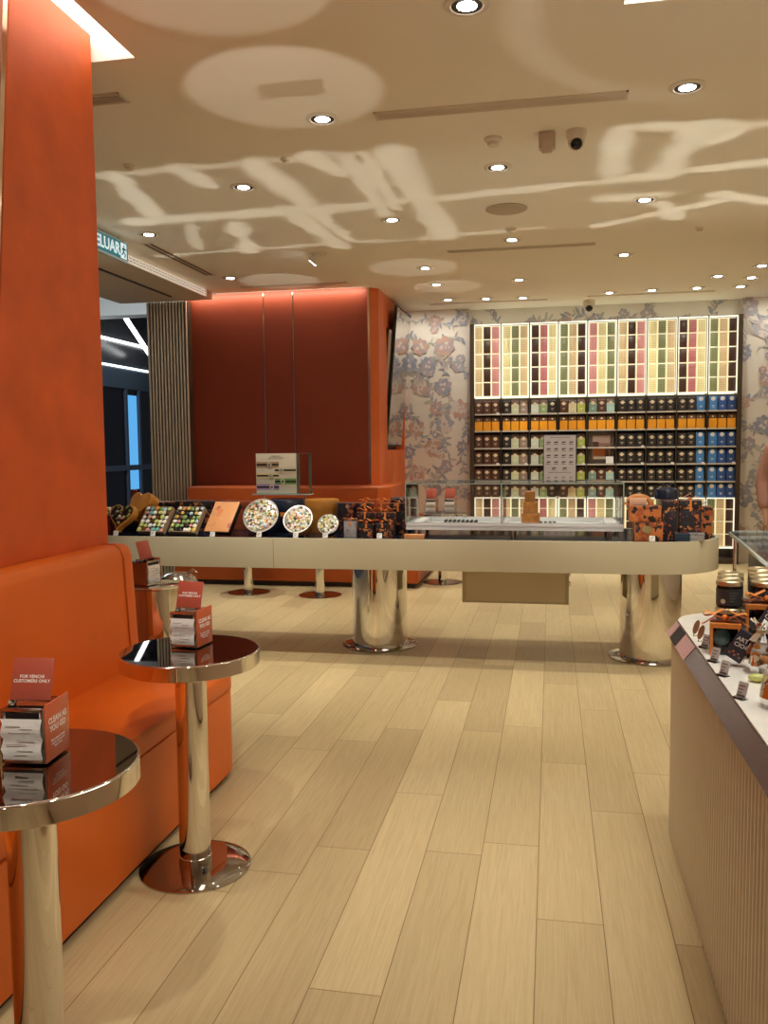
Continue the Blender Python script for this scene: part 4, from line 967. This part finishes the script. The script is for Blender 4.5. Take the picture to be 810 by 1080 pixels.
# cellophane bags
cel = glass('cellophane', (.93, .90, .88), ior=1.7)
def cello(loc, label, cols, seed, s=1.):
    t = thing('cellophane_bag', label, 'sweet bag', loc, 0, 'clear bags of sweets')
    rnd = random.Random(seed); bm = B(); n = 22; prev = None
    for z, r in ((.002, .030), (.02, .038), (.05, .036), (.075, .028), (.095, .012), (.108, .014), (.125, .026)):
        ringv = [bm.verts.new((s*(r+rnd.uniform(-.0035, .0035))*math.cos(2*PI*i/n), s*(r+rnd.uniform(-.0035, .0035))*math.sin(2*PI*i/n), s*(z+(rnd.uniform(-.008, .008) if z > .12 else 0)))) for i in range(n)]
        if prev:
            for i in range(n): bm.faces.new((prev[i], prev[(i+1) % n], ringv[(i+1) % n], ringv[i]))
        else: bm.faces.new(ringv[::-1])
        prev = ringv
    obj('bag', bm, cel, t, smooth=False)
    bm = B()
    for i in range(16):
        a, q = rnd.random()*2*PI, .022*math.sqrt(rnd.random()); ball(bm, (s*q*math.cos(a), s*q*math.sin(a), s*(.014+rnd.uniform(0, .042))), s*.010, 1, (1, 1, .8), rnd.choice(cols))
    o = obj('sweets', bm, CANDY, t); o['kind'] = 'stuff'
    bm = B(); lathe(bm, [(.0125*s, .092*s), (.0145*s, .095*s), (.0125*s, .099*s)], n=16); obj('tie', bm, goldlid, t)
cello((.578, 2.49, ZS), 'clear bag of orange sweets at the right edge on the ribbed counter', [10, 10, 3, 0], 51, 1.2)
cello((.545, 2.16, ZS), 'clear bag of dark mixed sweets nearest the viewer on counter', [3, 9, 5, 3], 52, 1.2)
bm = B(); ball(bm, (0, 0, .011), .022, 2, (1.2, .8, .5)); tag(obj('sweet_bar', bm, CANDY[2], loc=(.545, 2.385, ZS)), 'pale yellow-green sweet lying before the bag of orange sweets', 'sweet')
# glass shelf above the jars
t = thing('glass_shelf', 'clear glass guard shelf on a thin metal post above the jars', 'shelf', (.9, 2.7, ZS))
sh = [(.655, 3.27), (.632, 3.23), (.565, 2.4), (.55, 2.0), (1.5, 2.0), (1.5, 3.30)]
bm = B(); prism(bm, [(p[0]-.9, p[1]-2.7) for p in sh], .305, .317); obj('pane', bm, gpane, t)
bm = B()
q = [(p[0]-.9, p[1]-2.7, .311) for p in sh]
tube(bm, q[5:]+q[:4], .0065, 8); obj('edge', bm, gedge, t)
bm = B(); bm.free()
for x, y in ((.650, 3.235), (1.4, 2.1), (1.4, 3.2)):
    bm = B(); cyl(bm, .006, 0, .305, x-.9, y-2.7, 16); obj('post', bm, chrome_soft, t)
t = thing('price_stand', 'small wire card stand on the glass shelf at the right edge', 'stand', (.735, 3.24, ZS+.3172))
bm = B(); tube(bm, [(-.011, 0, 0), (-.011, 0, .03), (.011, 0, .03), (.011, 0, 0)], .001, 6); obj('wire_frame', bm, black, t)
bm = B(); bx(bm, -.0095, .0095, -.001, .001, .004, .028); obj('card', bm, acr, t)
t = thing('low_cabinet', 'black low cabinet far behind the glass shelf at the right', 'cabinet', (2.15, 8.2, 0))
bm = B(); bx(bm, -.32, .5, -.3, .3, .05, .50, .006); obj('body', bm, black, t)
bm = B(); bx(bm, -.31, .08, -.318, -.301, .08, .48, .004); d = obj('door', bm, dgrey, t)
bm = B(); tube(bm, [(.05, -.325, .25), (.05, -.325, .4)], .006); obj('handle', bm, chrome_soft, d)
bm = B(); bx(bm, -.30, .48, -.26, .28, 0, .05); obj('plinth', bm, toe, t)

# ------------------------------------------------------------------ shelf wall
X0, BW, YF = -.955, .3455, 10.70
XE = X0+9*BW
frame = mat('shelf bronze frame', (.085, .06, .042), .35, .4)
boardm = mat('shelf board edge', (.66, .62, .55), .3, .3)
t = thing('display_shelving', 'dark framed wall shelving with lit sweet dispensers above and below pouches', 'shelving', ((X0+XE)/2, 10.9, 0))
XC, YC = (X0+XE)/2, 10.9
TOPS = [2.03, 2.925]; LOW = [.19, .795]; LV = [1.828, 1.62, 1.407, 1.204, .993, .795]
bm = B(); bx(bm, X0-XC-.04, XE-XC+.04, .045, .075, .06, 2.94); obj('back_panel', bm, mat('shelf back', (.045, .030, .024), .5), t)
for i in range(10):
    x = X0+i*BW-XC; w = .016 if i in (0, 9) else .006
    bm = B(); bx(bm, x-w-(.02 if i == 0 else 0), x+w+(.02 if i == 9 else 0), YF-YC-.008, .045, 0, 2.935); obj('upright', bm, frame, t)
for z in LV:
    bm = B(); bx(bm, X0-XC+.016, XE-XC-.016, YF-YC, .044, z-.014, z); b = obj('shelf_board', bm, frame, t)
    bm = B(); bx(bm, X0-XC+.016, XE-XC-.016, YF-YC-.004, YF-YC-.0005, z-.015, z+.003); obj('board_edge', bm, boardm, b)
glow = emission('cabinet glow', (1, .93, .62), 1.2); glow2 = emission('edge glow', (1, .93, .70), 1.25)
for (z0, z1) in (TOPS, LOW):
    bm = B(); bx(bm, X0-XC+.017, XE-XC-.017, -.03, .044, z0, z1); obj('light_box', bm, glow, t)
    for i in range(9):
        x = X0+i*BW-XC
        bm = B(); a, b_ = x+.0075, x+BW-.0075; y_ = YF-YC
        if i == 0: a += .012
        if i == 8: b_ -= .012
        bx(bm, a, a+.005, y_-.004, y_+.02, z0, z1); bx(bm, b_-.005, b_, y_-.004, y_+.02, z0, z1); bx(bm, a+.005, b_-.005, y_-.004, y_+.02, z0, z0+.012); bx(bm, a+.005, b_-.005, y_-.004, y_+.02, z1-.012, z1)
        obj('lit_frame', bm, glow2, t)
bm = B(); bx(bm, X0-XC-.04, XE-XC+.04, YF-YC+.02, .07, 0, .06); obj('plinth', bm, frame, t)
# sweet dispensers
DC = {'t': ('tan', (.68, .52, .30), (.42, .30, .15)), 'k': ('dark brown', (.035, .014, .010), (.07, .03, .02)), 'p': ('pink', (.60, .29, .27), (.44, .15, .15)), 'y': ('pale yellow', (.78, .70, .38), (.55, .46, .2)),
      'g': ('olive green', (.25, .26, .12), (.12, .13, .06)), 'r': ('rose pink', (.52, .20, .20), (.34, .09, .09))}
seq = [k for bay in ('tkp', 'ygt', 'kry', 'gtk', 'pyg', 'tkp', 'ygt', 'kry', 'gtk') for k in bay]
clearm = glass('dispenser front', (.97, .97, .95), ior=1.35)
DM = {k: chocs_grid('sweets '+v[0], v[1], v[2], 60, 48, es=.25) for k, v in DC.items()}  # faint glow of the sweets stands in for backlight
railm = mat('dispenser rail', (.80, .74, .55), .35, emit=(.8, .74, .5), es=.3)  # rails glow a little too, backlight put into the material
protos = {}
def slot_x(i): b, k = divmod(i, 3); return X0+b*BW+.0165+(k+.5)*(BW-.033)/3
def make_dispenser(key, loc, label, zs, group):
    t = thing('sweet_dispenser', label, 'sweet dispenser', loc, 0, group)
    w = .0475
    for a, b in zs:
        bm = B(); bx(bm, -w+.006, w-.006, .0, .09, a+.008, b-.006, .003); c = obj('compartment', bm, DM[key], t)
        bm = B(); bx(bm, -w, w, -.002, .004, a, a+.007); obj('compartment_rail', bm, railm, c)
    bm = B(); bx(bm, -w, -w+.0045, -.002, .1, zs[0][0], zs[-1][1]); bx(bm, w-.0045, w, -.002, .1, zs[0][0], zs[-1][1]); obj('side_wall', bm, railm, t)
    return t
for lvl, (z0, z1), cuts, gname in (('upper', TOPS, (0, .175, .35, .525, .70, .862), 'sweet dispensers in the upper lit cabinet'), ('lower', LOW, (0, .15, .30, .45, .575), 'sweet dispensers in the lower lit cabinet')):
    zs = list(zip(cuts[:-1], cuts[1:]))
    for i, k in enumerate(seq):
        lab = '%s clear dispenser of %s sweets, %s from left in the lit cabinet' % (lvl, DC[k][0], ORD[i])
        p = (slot_x(i), YF+.035, z0+.0145)
        if (lvl, k) not in protos: protos[(lvl, k)] = make_dispenser(k, p, lab, zs, gname)
        else: dup(protos[(lvl, k)], p, 0, lab)
# pouches
PC = {'b': ('brown', (.10, .042, .03)), 'd': ('near-black', (.03, .024, .025)), 'g': ('pale green', (.58, .62, .42)), 'o': ('orange', (.88, .37, .02)), 'r': ('grey-rose', (.33, .24, .20)), 'm': ('mint white', (.62, .68, .60)),
      'G': ('leaf green', (.30, .42, .20)), 'c': ('cream', (.72, .62, .38)), 'l': ('lime', (.48, .55, .12)), 't': ('teal', (.22, .36, .32)), 'a': ('aqua', (.42, .66, .62)), 's': ('sky blue', (.07, .25, .62)), 'B': ('royal blue', (.03, .10, .36)), 'n': ('navy blue', (.025, .07, .25))}
emb = mat('pouch emblem', (.72, .61, .43), .4); embw = mat('white emblem', (.80, .80, .78), .45)
topd = mat('brown pouch top', (.10, .045, .025), .4); topo = mat('amber pouch top', (.14, .06, .02), .25)
pm = {k: mat('pouch '+v[0], v[1], .42) for k, v in PC.items()}
pprot = {}
def make_pouch(k, loc, label):
    t = thing('sweet_pouch', label, 'pouch', loc, 0, 'pouches on the wall shelving')
    w, d, h = .047, .05, .172; light = k in 'grmGclta'; hb = h*.66 if (light or k == 'o') else h*.86
    R = Matrix.Rotation(PI/2, 4, 'Z') @ Matrix.Rotation(PI/2, 4, 'X')
    bm = B(); prism(bm, [(-d/2, 0), (d/2, 0), (d/2*.96, hb), (-d/2*.96, hb)], -w, w, bev=.003); bmesh.ops.transform(bm, matrix=R, verts=bm.verts); obj('pouch_body', bm, pm[k], t)
    bm = B(); prism(bm, [(-d/2*.93, hb), (d/2*.93, hb), (.004, h), (-.004, h)], -w*.95, w*.95); bmesh.ops.transform(bm, matrix=R, verts=bm.verts); obj('folded_top', bm, topd if light else (topo if k == 'o' else pm[k]), t)
    if k == 'o':
        bm = B(); cyl(bm, .010, 0, .002, n=16)
        bmesh.ops.transform(bm, matrix=Matrix.Translation((0, -d/2+.004, h*.80)) @ Matrix.Rotation(math.radians(65), 4, 'X'), verts=bm.verts)
        obj('round_seal', bm, emb, t)
    else:
        bm = B(); z = h*.66 if k not in 'sBn' else h*.80; r = .021 if k not in 'sBn' else .025
        y = -d/2-.0015 if k not in 'sBn' else -d/2+.0005
        cyl(bm, r, 0, .003, n=22)
        if k not in 'sBn': prism(bm, [(-.036, 0), (0, -.011), (.036, 0), (0, .011)], 0, .0022)
        bmesh.ops.transform(bm, matrix=Matrix.Translation((0, y+.002, z)) @ Matrix.Rotation(PI/2, 4, 'X'), verts=bm.verts); obj('emblem', bm, embw if k in 'sBn' else emb, t)
        bm = B(); bx(bm, -.016, .016, -d/2-.001, -d/2, h*.30, h*.335); bx(bm, -.011, .011, -d/2-.001, -d/2, h*.22, h*.25); obj('print', bm, emb if k in 'bd' else embw, t)
    return t
R1 = [k for bay in ('bbb', 'dgr', 'mGd', 'bcl', 'tba', 'ddd', 'ddd', 'dds', 'sBn') for k in bay]
# the bays behind the menu board and the framed picture hold no visible pouches
def cleared(row, gaps): return [('.' if i in gaps else k) for i, k in enumerate(row)]
R3 = cleared(R1, (8, 9, 10, 12, 13, 14)); R5 = cleared(R1, (8, 9, 10))
ROWS = [R1, ['o' for i in range(27)], R3, R3, R5, R1]
for r, row in enumerate(ROWS):
    for i, k in enumerate(row):
        if k == '.': continue
        lab = '%s pouch on the %s pouch shelf from top, %s place from left' % (PC[k][0], ORD[r], ORD[i])
        p = (slot_x(i), YF+.04, LV[r]+.0005)
        if k not in pprot: pprot[k] = make_pouch(k, p, lab)
        else: dup(pprot[k], p, 0, lab)
# shelf price chips
for r, i in ((0, 2), (2, 17), (2, 11), (3, 2), (3, 5), (3, 17), (3, 20), (3, 23), (3, 26), (3, 11), (4, 12)):
    bm = B(); bx(bm, -.018, .018, -.002, 0, 0, .03); tag(obj('shelf_price_chip', bm, embw, loc=(slot_x(i)+.03, YF-.0045, LV[r]-.012)), 'small white price chip on the %s pouch shelf edge, under place %s' % (ORD[r], ORD[i]), 'price chip', 'price chips on the wall shelving')
# menu board hung before the pouches
t = thing('menu_board', 'grey framed menu board with rows of dark pictures on the shelving', 'menu board', (.105, YF-.035, 1.28))
bm = B(); bx(bm, -.20, .20, -.01, .02, -.285, .285, .003); obj('frame', bm, mat('board frame', (.05, .045, .05), .4), t)
bm = B(); bx(bm, -.19, .19, -.0125, -.0105, -.27, .275); obj('sheet', bm, mat('lilac grey sheet', (.43, .40, .42), .5), t)
bm = B(); rnd = random.Random(8)
for j, (z, xs_) in enumerate(((.19, 4), (.11, 4), (.03, 4), (-.05, 4), (-.125, 2), (-.235, 4))):
    for i in range(xs_):
        x = (-.135+i*.09) if xs_ == 4 else (-.07+i*.13); s = .55 if j == 5 else 1
        ball(bm, (x-.008, -.0130, z), .017*s, 1, (1, .06, .65)); ball(bm, (x+.014, -.0130, z+.004), .015*s, 1, (1.1, .06, .55)); bx(bm, x-.028*s, x+.028*s, -.0134, -.0128, z-.026*s, z-.020*s)
obj('pictures', bm, mat('menu picture', (.07, .055, .055), .6), t)
bm = B(); bx(bm, -.12, .12, -.0134, -.0128, .248, .254); obj('heading', bm, M['menu picture'], t)
bm = B(); bx(bm, -.14, .14, -.0134, -.0128, -.178, -.173); obj('rule', bm, M['menu picture'], t)
# framed picture in the fifth bay
xm = X0+4.5*BW
t = thing('picture_frame', 'dark framed picture of orange boxes standing in the fifth shelf bay', 'picture', (xm, YF+.06, 1.207))
bm = B(); bx(bm, -.155, .155, -.01, .02, 0, .40, .004); obj('frame', bm, mat('walnut frame', (.13, .10, .085), .4), t)
bm = B(); bx(bm, -.105, .105, -.0125, -.0105, .05, .345); obj('print', bm, mat('dusty print', (.30, .17, .13), .5), t)
for nm, q, c in (('print_sky', (-.10, .10, .25, .335), (.45, .33, .29)), ('print_box', (-.09, .045, .10, .185), (.55, .16, .035)), ('print_shade', (-.10, -.03, .20, .265), (.09, .045, .03)), ('print_cup', (.045, .09, .08, .22), (.16, .08, .06)), ('print_foot', (-.09, .07, .055, .085), (.6, .5, .42))):
    bm = B(); bx(bm, q[0], q[1], -.0134, -.0128, q[2], q[3]); obj(nm, bm, mat(nm, c, .5), t)
bm = B(); bx(bm, -.045, .045, -.002, .002, 0, .085); bmesh.ops.transform(bm, matrix=Matrix.Rotation(math.radians(-8), 4, 'X'), verts=bm.verts); tag(obj('card', bm, embw, loc=(xm+.10, YF+.02, 1.2095)), 'plain white card standing at the foot of the framed picture', 'card')
for i in range(3):                                                     # folded pink cloth below, low packets
    pass
bm = B(); bx(bm, -.10, .04, -.03, .03, 0, .045, .008); tag(obj('pink_packet', bm, mat('pink packet', (.62, .30, .26), .5), loc=(xm+.01, YF-.002+.001, .9965)), 'small pink packet lying before the fifth bay pouches', 'packet') if False else bm.free()

# ------------------------------------------------------------------ person at the right edge
def skin_mesh(name, verts, edges, rad, m, parent, sub=2, loc=None):
    me = bpy.data.meshes.new(name); me.from_pydata([Vector(v) for v in verts], edges, []); o = bpy.data.objects.new(name, me); C.objects.link(o)
    o.modifiers.new('s', 'SKIN'); 
    for i, sv in enumerate(me.skin_vertices[0].data): sv.radius = rad[i] if isinstance(rad[i], (tuple, list)) else (rad[i], rad[i]); sv.use_root = (i == 0)
    sm = o.modifiers.new('u', 'SUBSURF'); sm.levels = sm.render_levels = sub
    dg = bpy.context.evaluated_depsgraph_get(); dg.update()
    nm = bpy.data.meshes.new_from_object(o.evaluated_get(dg)); bpy.data.objects.remove(o); bpy.data.meshes.remove(me)
    nm.materials.append(m); nm.shade_smooth(); nm.name = name
    o = bpy.data.objects.new(name, nm); C.objects.link(o); o.parent = parent
    return o
P = thing('person', 'person in a dusty pink long-sleeved tunic standing at the right edge', 'person', (1.965, 7.55, 0), math.radians(-12))
skin = mat('skin', (.50, .29, .19), .5); tunic = mat('dusty pink cloth', (.40, .20, .155), .75, bump=(30, .3)); trouser = mat('dark trousers', (.03, .028, .03), .7); hairm = mat('dark hair', (.02, .013, .010), .5)
V = [(0, 0, .93), (0, 0, 1.08), (0, 0, 1.25), (0, 0, 1.40), (0, 0, 1.47), (0, -.01, 1.55), (0, -.01, 1.64), (0, -.005, 1.70)]; Ed = [(i, i+1) for i in range(7)]; Rd = [(.15, .11), (.125, .095), (.15, .105), (.12, .08), (.052, .052), (.068, .08), (.072, .085), (.045, .055)]
for s in (-1, 1):
    b0 = len(V); V += [(s*.17, 0, 1.385), (s*.235, -.01, 1.12), (s*.22, -.10, .93), (s*.21, -.13, .86), (s*.205, -.15, .79)]; Rd += [.058, .045, .034, .026, (.036, .02)]
    Ed += [(3, b0), (b0, b0+1), (b0+1, b0+2), (b0+2, b0+3), (b0+3, b0+4)]
    for k in range(4):
        f0 = len(V); fx = s*.205+(k-1.5)*.019; V += [(fx, -.165, .745), (fx, -.168, .715-.006*(k % 3)), (fx, -.155, .69-.006*(k % 3))]; Rd += [.0095, .0085, .0075]; Ed += [(b0+4, f0), (f0, f0+1), (f0+1, f0+2)]
    f0 = len(V); V += [(s*.205-s*.035, -.165, .785), (s*.205-s*.048, -.178, .755)]; Rd += [.011, .009]; Ed += [(b0+4, f0), (f0, f0+1)]
    b0 = len(V); V += [(s*.09, 0, .84), (s*.10, -.01, .48), (s*.10, .02, .09), (s*.105, -.10, .035)]; Rd += [.085, .055, .038, (.036, .028)]; Ed += [(0, b0), (b0, b0+1), (b0+1, b0+2), (b0+2, b0+3)]
skin_mesh('body', V, Ed, Rd, skin, P)
V = [(0, 0, .80), (0, 0, .95), (0, 0, 1.10), (0, 0, 1.26), (0, 0, 1.40), (0, 0, 1.455)]; Ed = [(i, i+1) for i in range(5)]; Rd = [(.20, .15), (.18, .135), (.15, .115), (.17, .12), (.13, .09), (.06, .06)]
for s in (-1, 1):
    b0 = len(V); V += [(s*.175, 0, 1.385), (s*.24, -.01, 1.13), (s*.224, -.095, .94), (s*.215, -.12, .885)]; Rd += [.072, .06, .05, .044]; Ed += [(4, b0), (b0, b0+1), (b0+1, b0+2), (b0+2, b0+3)]
skin_mesh('tunic', V, Ed, Rd, tunic, P)
V = [(0, 0, .90)]; Ed = []; Rd = [(.165, .125)]
for s in (-1, 1):
    b0 = len(V); V += [(s*.09, 0, .80), (s*.10, -.01, .48), (s*.10, .02, .10)]; Rd += [.098, .072, .058]; Ed += [(0, b0), (b0, b0+1), (b0+1, b0+2)]
skin_mesh('trousers', V, Ed, Rd, trouser, P)
for s in (-1, 1):
    bm = B(); ball(bm, (s*.105, -.05, .035), .05, 2, (.9, 2.4, .68)); obj('shoe', bm, black, P)
bm = B(); ball(bm, (0, .022, 1.655), .098, 3, (.92, 1.0, 1.08)); ball(bm, (0, .085, 1.53), .07, 2, (1, .6, 1.5)); obj('hair', bm, hairm, P)
bm = B()
for s in (-1, 1): ball(bm, (s*.03, -.088, 1.62), .012, 2, (1.2, .6, .8))
obj('eyes', bm, mat('eye', (.05, .03, .02), .2), P)
bm = B(); ball(bm, (0, -.10, 1.592), .013, 2, (.9, 1.1, 1.5)); obj('nose', bm, skin, P)
bm = B(); ball(bm, (0, -.088, 1.555), .02, 2, (1.2, .4, .35)); obj('mouth', bm, mat('lips', (.45, .16, .13), .45), P)
for s in (-1, 1):
    bm = B(); ball(bm, (s*.082, .0, 1.61), .024, 2, (.4, .7, 1.2)); obj('ear', bm, skin, P)

# ------------------------------------------------------------------ added spots for light thrown up from mirror tables and glossy counter
def up_light(x, y, z, energy, size, blend, build, rot=(PI, 0, 0)):
    l = bpy.data.lights.new('added bounce spot', 'SPOT'); l.energy = energy; l.spot_size = math.radians(size); l.spot_blend = blend; l.color = (1, .93, .76); l.shadow_soft_size = .004
    o = bpy.data.objects.new('added bounce spot', l); C.objects.link(o); o.location = (x, y, z); o.rotation_euler = rot
    l.use_nodes = True; nt = l.node_tree; em = [q for q in nt.nodes if q.type == 'EMISSION'][0]
    g = nt.nodes.new('ShaderNodeNewGeometry'); sp = nt.nodes.new('ShaderNodeSeparateXYZ'); nt.links.new(g.outputs['Incoming'], sp.inputs[0])
    def m(op, a, b=None):
        n = nt.nodes.new('ShaderNodeMath'); n.operation = op
        for k, v in enumerate((a, b)):
            if v is None: continue
            if isinstance(v, (int, float)): n.inputs[k].default_value = v
            else: nt.links.new(v, n.inputs[k])
        return n.outputs[0]
    k = ZC-z
    az = m('ABSOLUTE', sp.outputs['Z'])
    u = m('MULTIPLY', m('DIVIDE', sp.outputs['X'], az), k); v = m('MULTIPLY', m('DIVIDE', sp.outputs['Y'], az), k)
    nt.links.new(build(nt, m, u, v), em.inputs['Strength'])
    return o
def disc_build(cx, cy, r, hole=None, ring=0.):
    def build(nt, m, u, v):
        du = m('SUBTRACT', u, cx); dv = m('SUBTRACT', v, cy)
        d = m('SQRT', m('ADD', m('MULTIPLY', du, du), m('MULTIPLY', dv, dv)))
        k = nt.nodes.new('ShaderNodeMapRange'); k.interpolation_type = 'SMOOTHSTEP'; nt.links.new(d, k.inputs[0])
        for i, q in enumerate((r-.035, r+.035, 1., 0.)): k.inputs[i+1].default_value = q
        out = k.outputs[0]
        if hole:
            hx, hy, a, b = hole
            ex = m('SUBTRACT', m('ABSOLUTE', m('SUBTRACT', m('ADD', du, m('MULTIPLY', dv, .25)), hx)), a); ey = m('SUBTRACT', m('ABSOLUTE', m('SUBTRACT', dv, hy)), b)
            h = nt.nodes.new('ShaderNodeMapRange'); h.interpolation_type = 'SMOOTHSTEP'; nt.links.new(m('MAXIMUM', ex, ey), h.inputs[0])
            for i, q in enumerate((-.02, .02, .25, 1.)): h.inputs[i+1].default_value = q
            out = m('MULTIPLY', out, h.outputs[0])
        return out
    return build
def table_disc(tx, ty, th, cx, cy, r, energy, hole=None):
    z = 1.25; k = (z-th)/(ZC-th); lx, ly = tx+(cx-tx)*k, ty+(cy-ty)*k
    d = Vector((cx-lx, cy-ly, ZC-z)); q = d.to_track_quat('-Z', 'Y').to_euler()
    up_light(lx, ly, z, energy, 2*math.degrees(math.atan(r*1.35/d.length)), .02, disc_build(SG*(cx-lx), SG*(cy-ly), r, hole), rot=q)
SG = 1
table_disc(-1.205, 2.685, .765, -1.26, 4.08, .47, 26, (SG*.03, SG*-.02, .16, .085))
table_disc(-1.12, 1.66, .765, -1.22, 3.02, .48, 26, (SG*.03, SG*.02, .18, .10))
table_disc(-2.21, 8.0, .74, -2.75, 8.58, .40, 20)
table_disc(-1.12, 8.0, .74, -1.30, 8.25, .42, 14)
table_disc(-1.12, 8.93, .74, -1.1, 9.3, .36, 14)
# bright bands drawn into the added lamp as if thrown up by the rim, dividers and box edges of the glossy counter: end points and half width in metres from the lamp
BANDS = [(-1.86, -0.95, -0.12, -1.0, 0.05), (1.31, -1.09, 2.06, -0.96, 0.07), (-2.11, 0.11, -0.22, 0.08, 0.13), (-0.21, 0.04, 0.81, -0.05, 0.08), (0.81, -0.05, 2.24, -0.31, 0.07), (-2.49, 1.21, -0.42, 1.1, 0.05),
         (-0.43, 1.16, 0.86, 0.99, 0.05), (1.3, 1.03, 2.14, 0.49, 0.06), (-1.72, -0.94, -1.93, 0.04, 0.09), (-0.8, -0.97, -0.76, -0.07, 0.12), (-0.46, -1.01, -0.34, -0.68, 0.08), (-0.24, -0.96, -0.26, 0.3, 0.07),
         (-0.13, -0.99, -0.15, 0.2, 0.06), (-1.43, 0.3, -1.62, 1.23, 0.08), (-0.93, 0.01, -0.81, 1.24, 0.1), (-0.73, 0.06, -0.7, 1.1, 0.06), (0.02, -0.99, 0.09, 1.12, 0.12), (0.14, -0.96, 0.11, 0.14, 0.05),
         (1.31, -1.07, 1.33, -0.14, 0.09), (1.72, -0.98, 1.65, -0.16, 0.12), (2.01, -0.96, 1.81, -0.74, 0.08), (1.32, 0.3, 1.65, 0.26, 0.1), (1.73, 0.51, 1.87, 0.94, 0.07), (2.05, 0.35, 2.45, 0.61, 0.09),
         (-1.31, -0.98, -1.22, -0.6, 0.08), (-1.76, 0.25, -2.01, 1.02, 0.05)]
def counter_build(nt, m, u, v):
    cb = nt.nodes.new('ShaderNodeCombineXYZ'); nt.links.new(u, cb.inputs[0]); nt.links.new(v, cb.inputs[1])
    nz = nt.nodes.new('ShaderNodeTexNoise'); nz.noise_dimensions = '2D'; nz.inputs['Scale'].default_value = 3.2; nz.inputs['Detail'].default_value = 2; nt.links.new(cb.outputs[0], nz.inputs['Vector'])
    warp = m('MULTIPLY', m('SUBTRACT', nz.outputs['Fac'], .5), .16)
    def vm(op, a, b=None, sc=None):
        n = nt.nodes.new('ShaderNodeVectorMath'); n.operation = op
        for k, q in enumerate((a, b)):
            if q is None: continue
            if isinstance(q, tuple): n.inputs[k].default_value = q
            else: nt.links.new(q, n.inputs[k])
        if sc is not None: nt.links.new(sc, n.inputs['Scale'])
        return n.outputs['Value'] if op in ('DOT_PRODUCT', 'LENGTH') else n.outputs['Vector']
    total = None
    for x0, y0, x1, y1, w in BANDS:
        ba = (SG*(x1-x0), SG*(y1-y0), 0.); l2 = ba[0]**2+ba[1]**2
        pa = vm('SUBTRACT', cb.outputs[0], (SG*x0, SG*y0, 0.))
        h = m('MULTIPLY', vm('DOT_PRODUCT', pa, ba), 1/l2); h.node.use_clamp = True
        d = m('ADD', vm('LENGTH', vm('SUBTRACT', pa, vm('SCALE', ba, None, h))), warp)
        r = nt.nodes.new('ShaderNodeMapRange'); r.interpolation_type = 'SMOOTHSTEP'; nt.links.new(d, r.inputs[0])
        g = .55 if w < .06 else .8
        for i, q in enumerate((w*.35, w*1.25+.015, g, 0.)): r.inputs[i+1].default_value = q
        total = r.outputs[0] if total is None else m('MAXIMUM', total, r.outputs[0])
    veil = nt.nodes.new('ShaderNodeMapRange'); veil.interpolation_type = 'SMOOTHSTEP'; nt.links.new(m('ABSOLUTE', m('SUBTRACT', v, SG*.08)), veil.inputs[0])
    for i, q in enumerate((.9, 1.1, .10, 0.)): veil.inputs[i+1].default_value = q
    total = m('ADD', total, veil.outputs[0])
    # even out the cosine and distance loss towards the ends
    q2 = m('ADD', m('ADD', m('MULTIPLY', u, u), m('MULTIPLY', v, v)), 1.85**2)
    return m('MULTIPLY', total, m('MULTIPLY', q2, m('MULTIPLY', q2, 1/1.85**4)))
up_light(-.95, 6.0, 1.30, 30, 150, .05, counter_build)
def arc_build(nt, m, u, v):                                            # faint curve drawn into an added lamp for the rounded end of the ribbed counter
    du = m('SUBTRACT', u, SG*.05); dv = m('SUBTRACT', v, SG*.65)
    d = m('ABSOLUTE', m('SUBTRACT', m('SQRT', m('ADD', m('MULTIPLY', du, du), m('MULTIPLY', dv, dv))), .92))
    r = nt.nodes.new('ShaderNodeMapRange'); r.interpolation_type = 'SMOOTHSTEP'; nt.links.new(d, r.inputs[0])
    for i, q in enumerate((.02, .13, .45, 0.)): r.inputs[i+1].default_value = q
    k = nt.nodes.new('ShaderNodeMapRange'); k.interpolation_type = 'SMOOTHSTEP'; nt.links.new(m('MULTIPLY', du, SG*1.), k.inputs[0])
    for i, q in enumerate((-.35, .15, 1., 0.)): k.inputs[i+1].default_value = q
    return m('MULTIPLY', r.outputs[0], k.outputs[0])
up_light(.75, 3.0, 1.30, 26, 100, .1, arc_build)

# ------------------------------------------------------------------ world and view
w = bpy.data.worlds.new('world'); S.world = w; w.use_nodes = True
w.node_tree.nodes['Background'].inputs[0].default_value = (.8, .85, 1, 1); w.node_tree.nodes['Background'].inputs[1].default_value = .06
ml = bpy.data.lights.new('mall fill', 'AREA'); ml.energy = 110; ml.size = 2.5; ml.color = (.85, .93, 1); mo = bpy.data.objects.new('mall fill', ml); C.objects.link(mo); mo.location = (-5.7, 9.5, 4.25)  # area light added to brighten the mall fascia
S.view_settings.view_transform = 'Standard'; S.view_settings.look = 'None'; S.view_settings.gamma = 1; S.view_settings.use_curve_mapping = False
S.view_settings.exposure = 0.3
S.cycles.max_bounces = 10; S.cycles.diffuse_bounces = 7; S.cycles.glossy_bounces = 6; S.cycles.transparent_max_bounces = 16
S.cycles.sample_clamp_indirect = 6.0; S.cycles.caustics_reflective = False; S.cycles.caustics_refractive = False; S.cycles.blur_glossy = .5
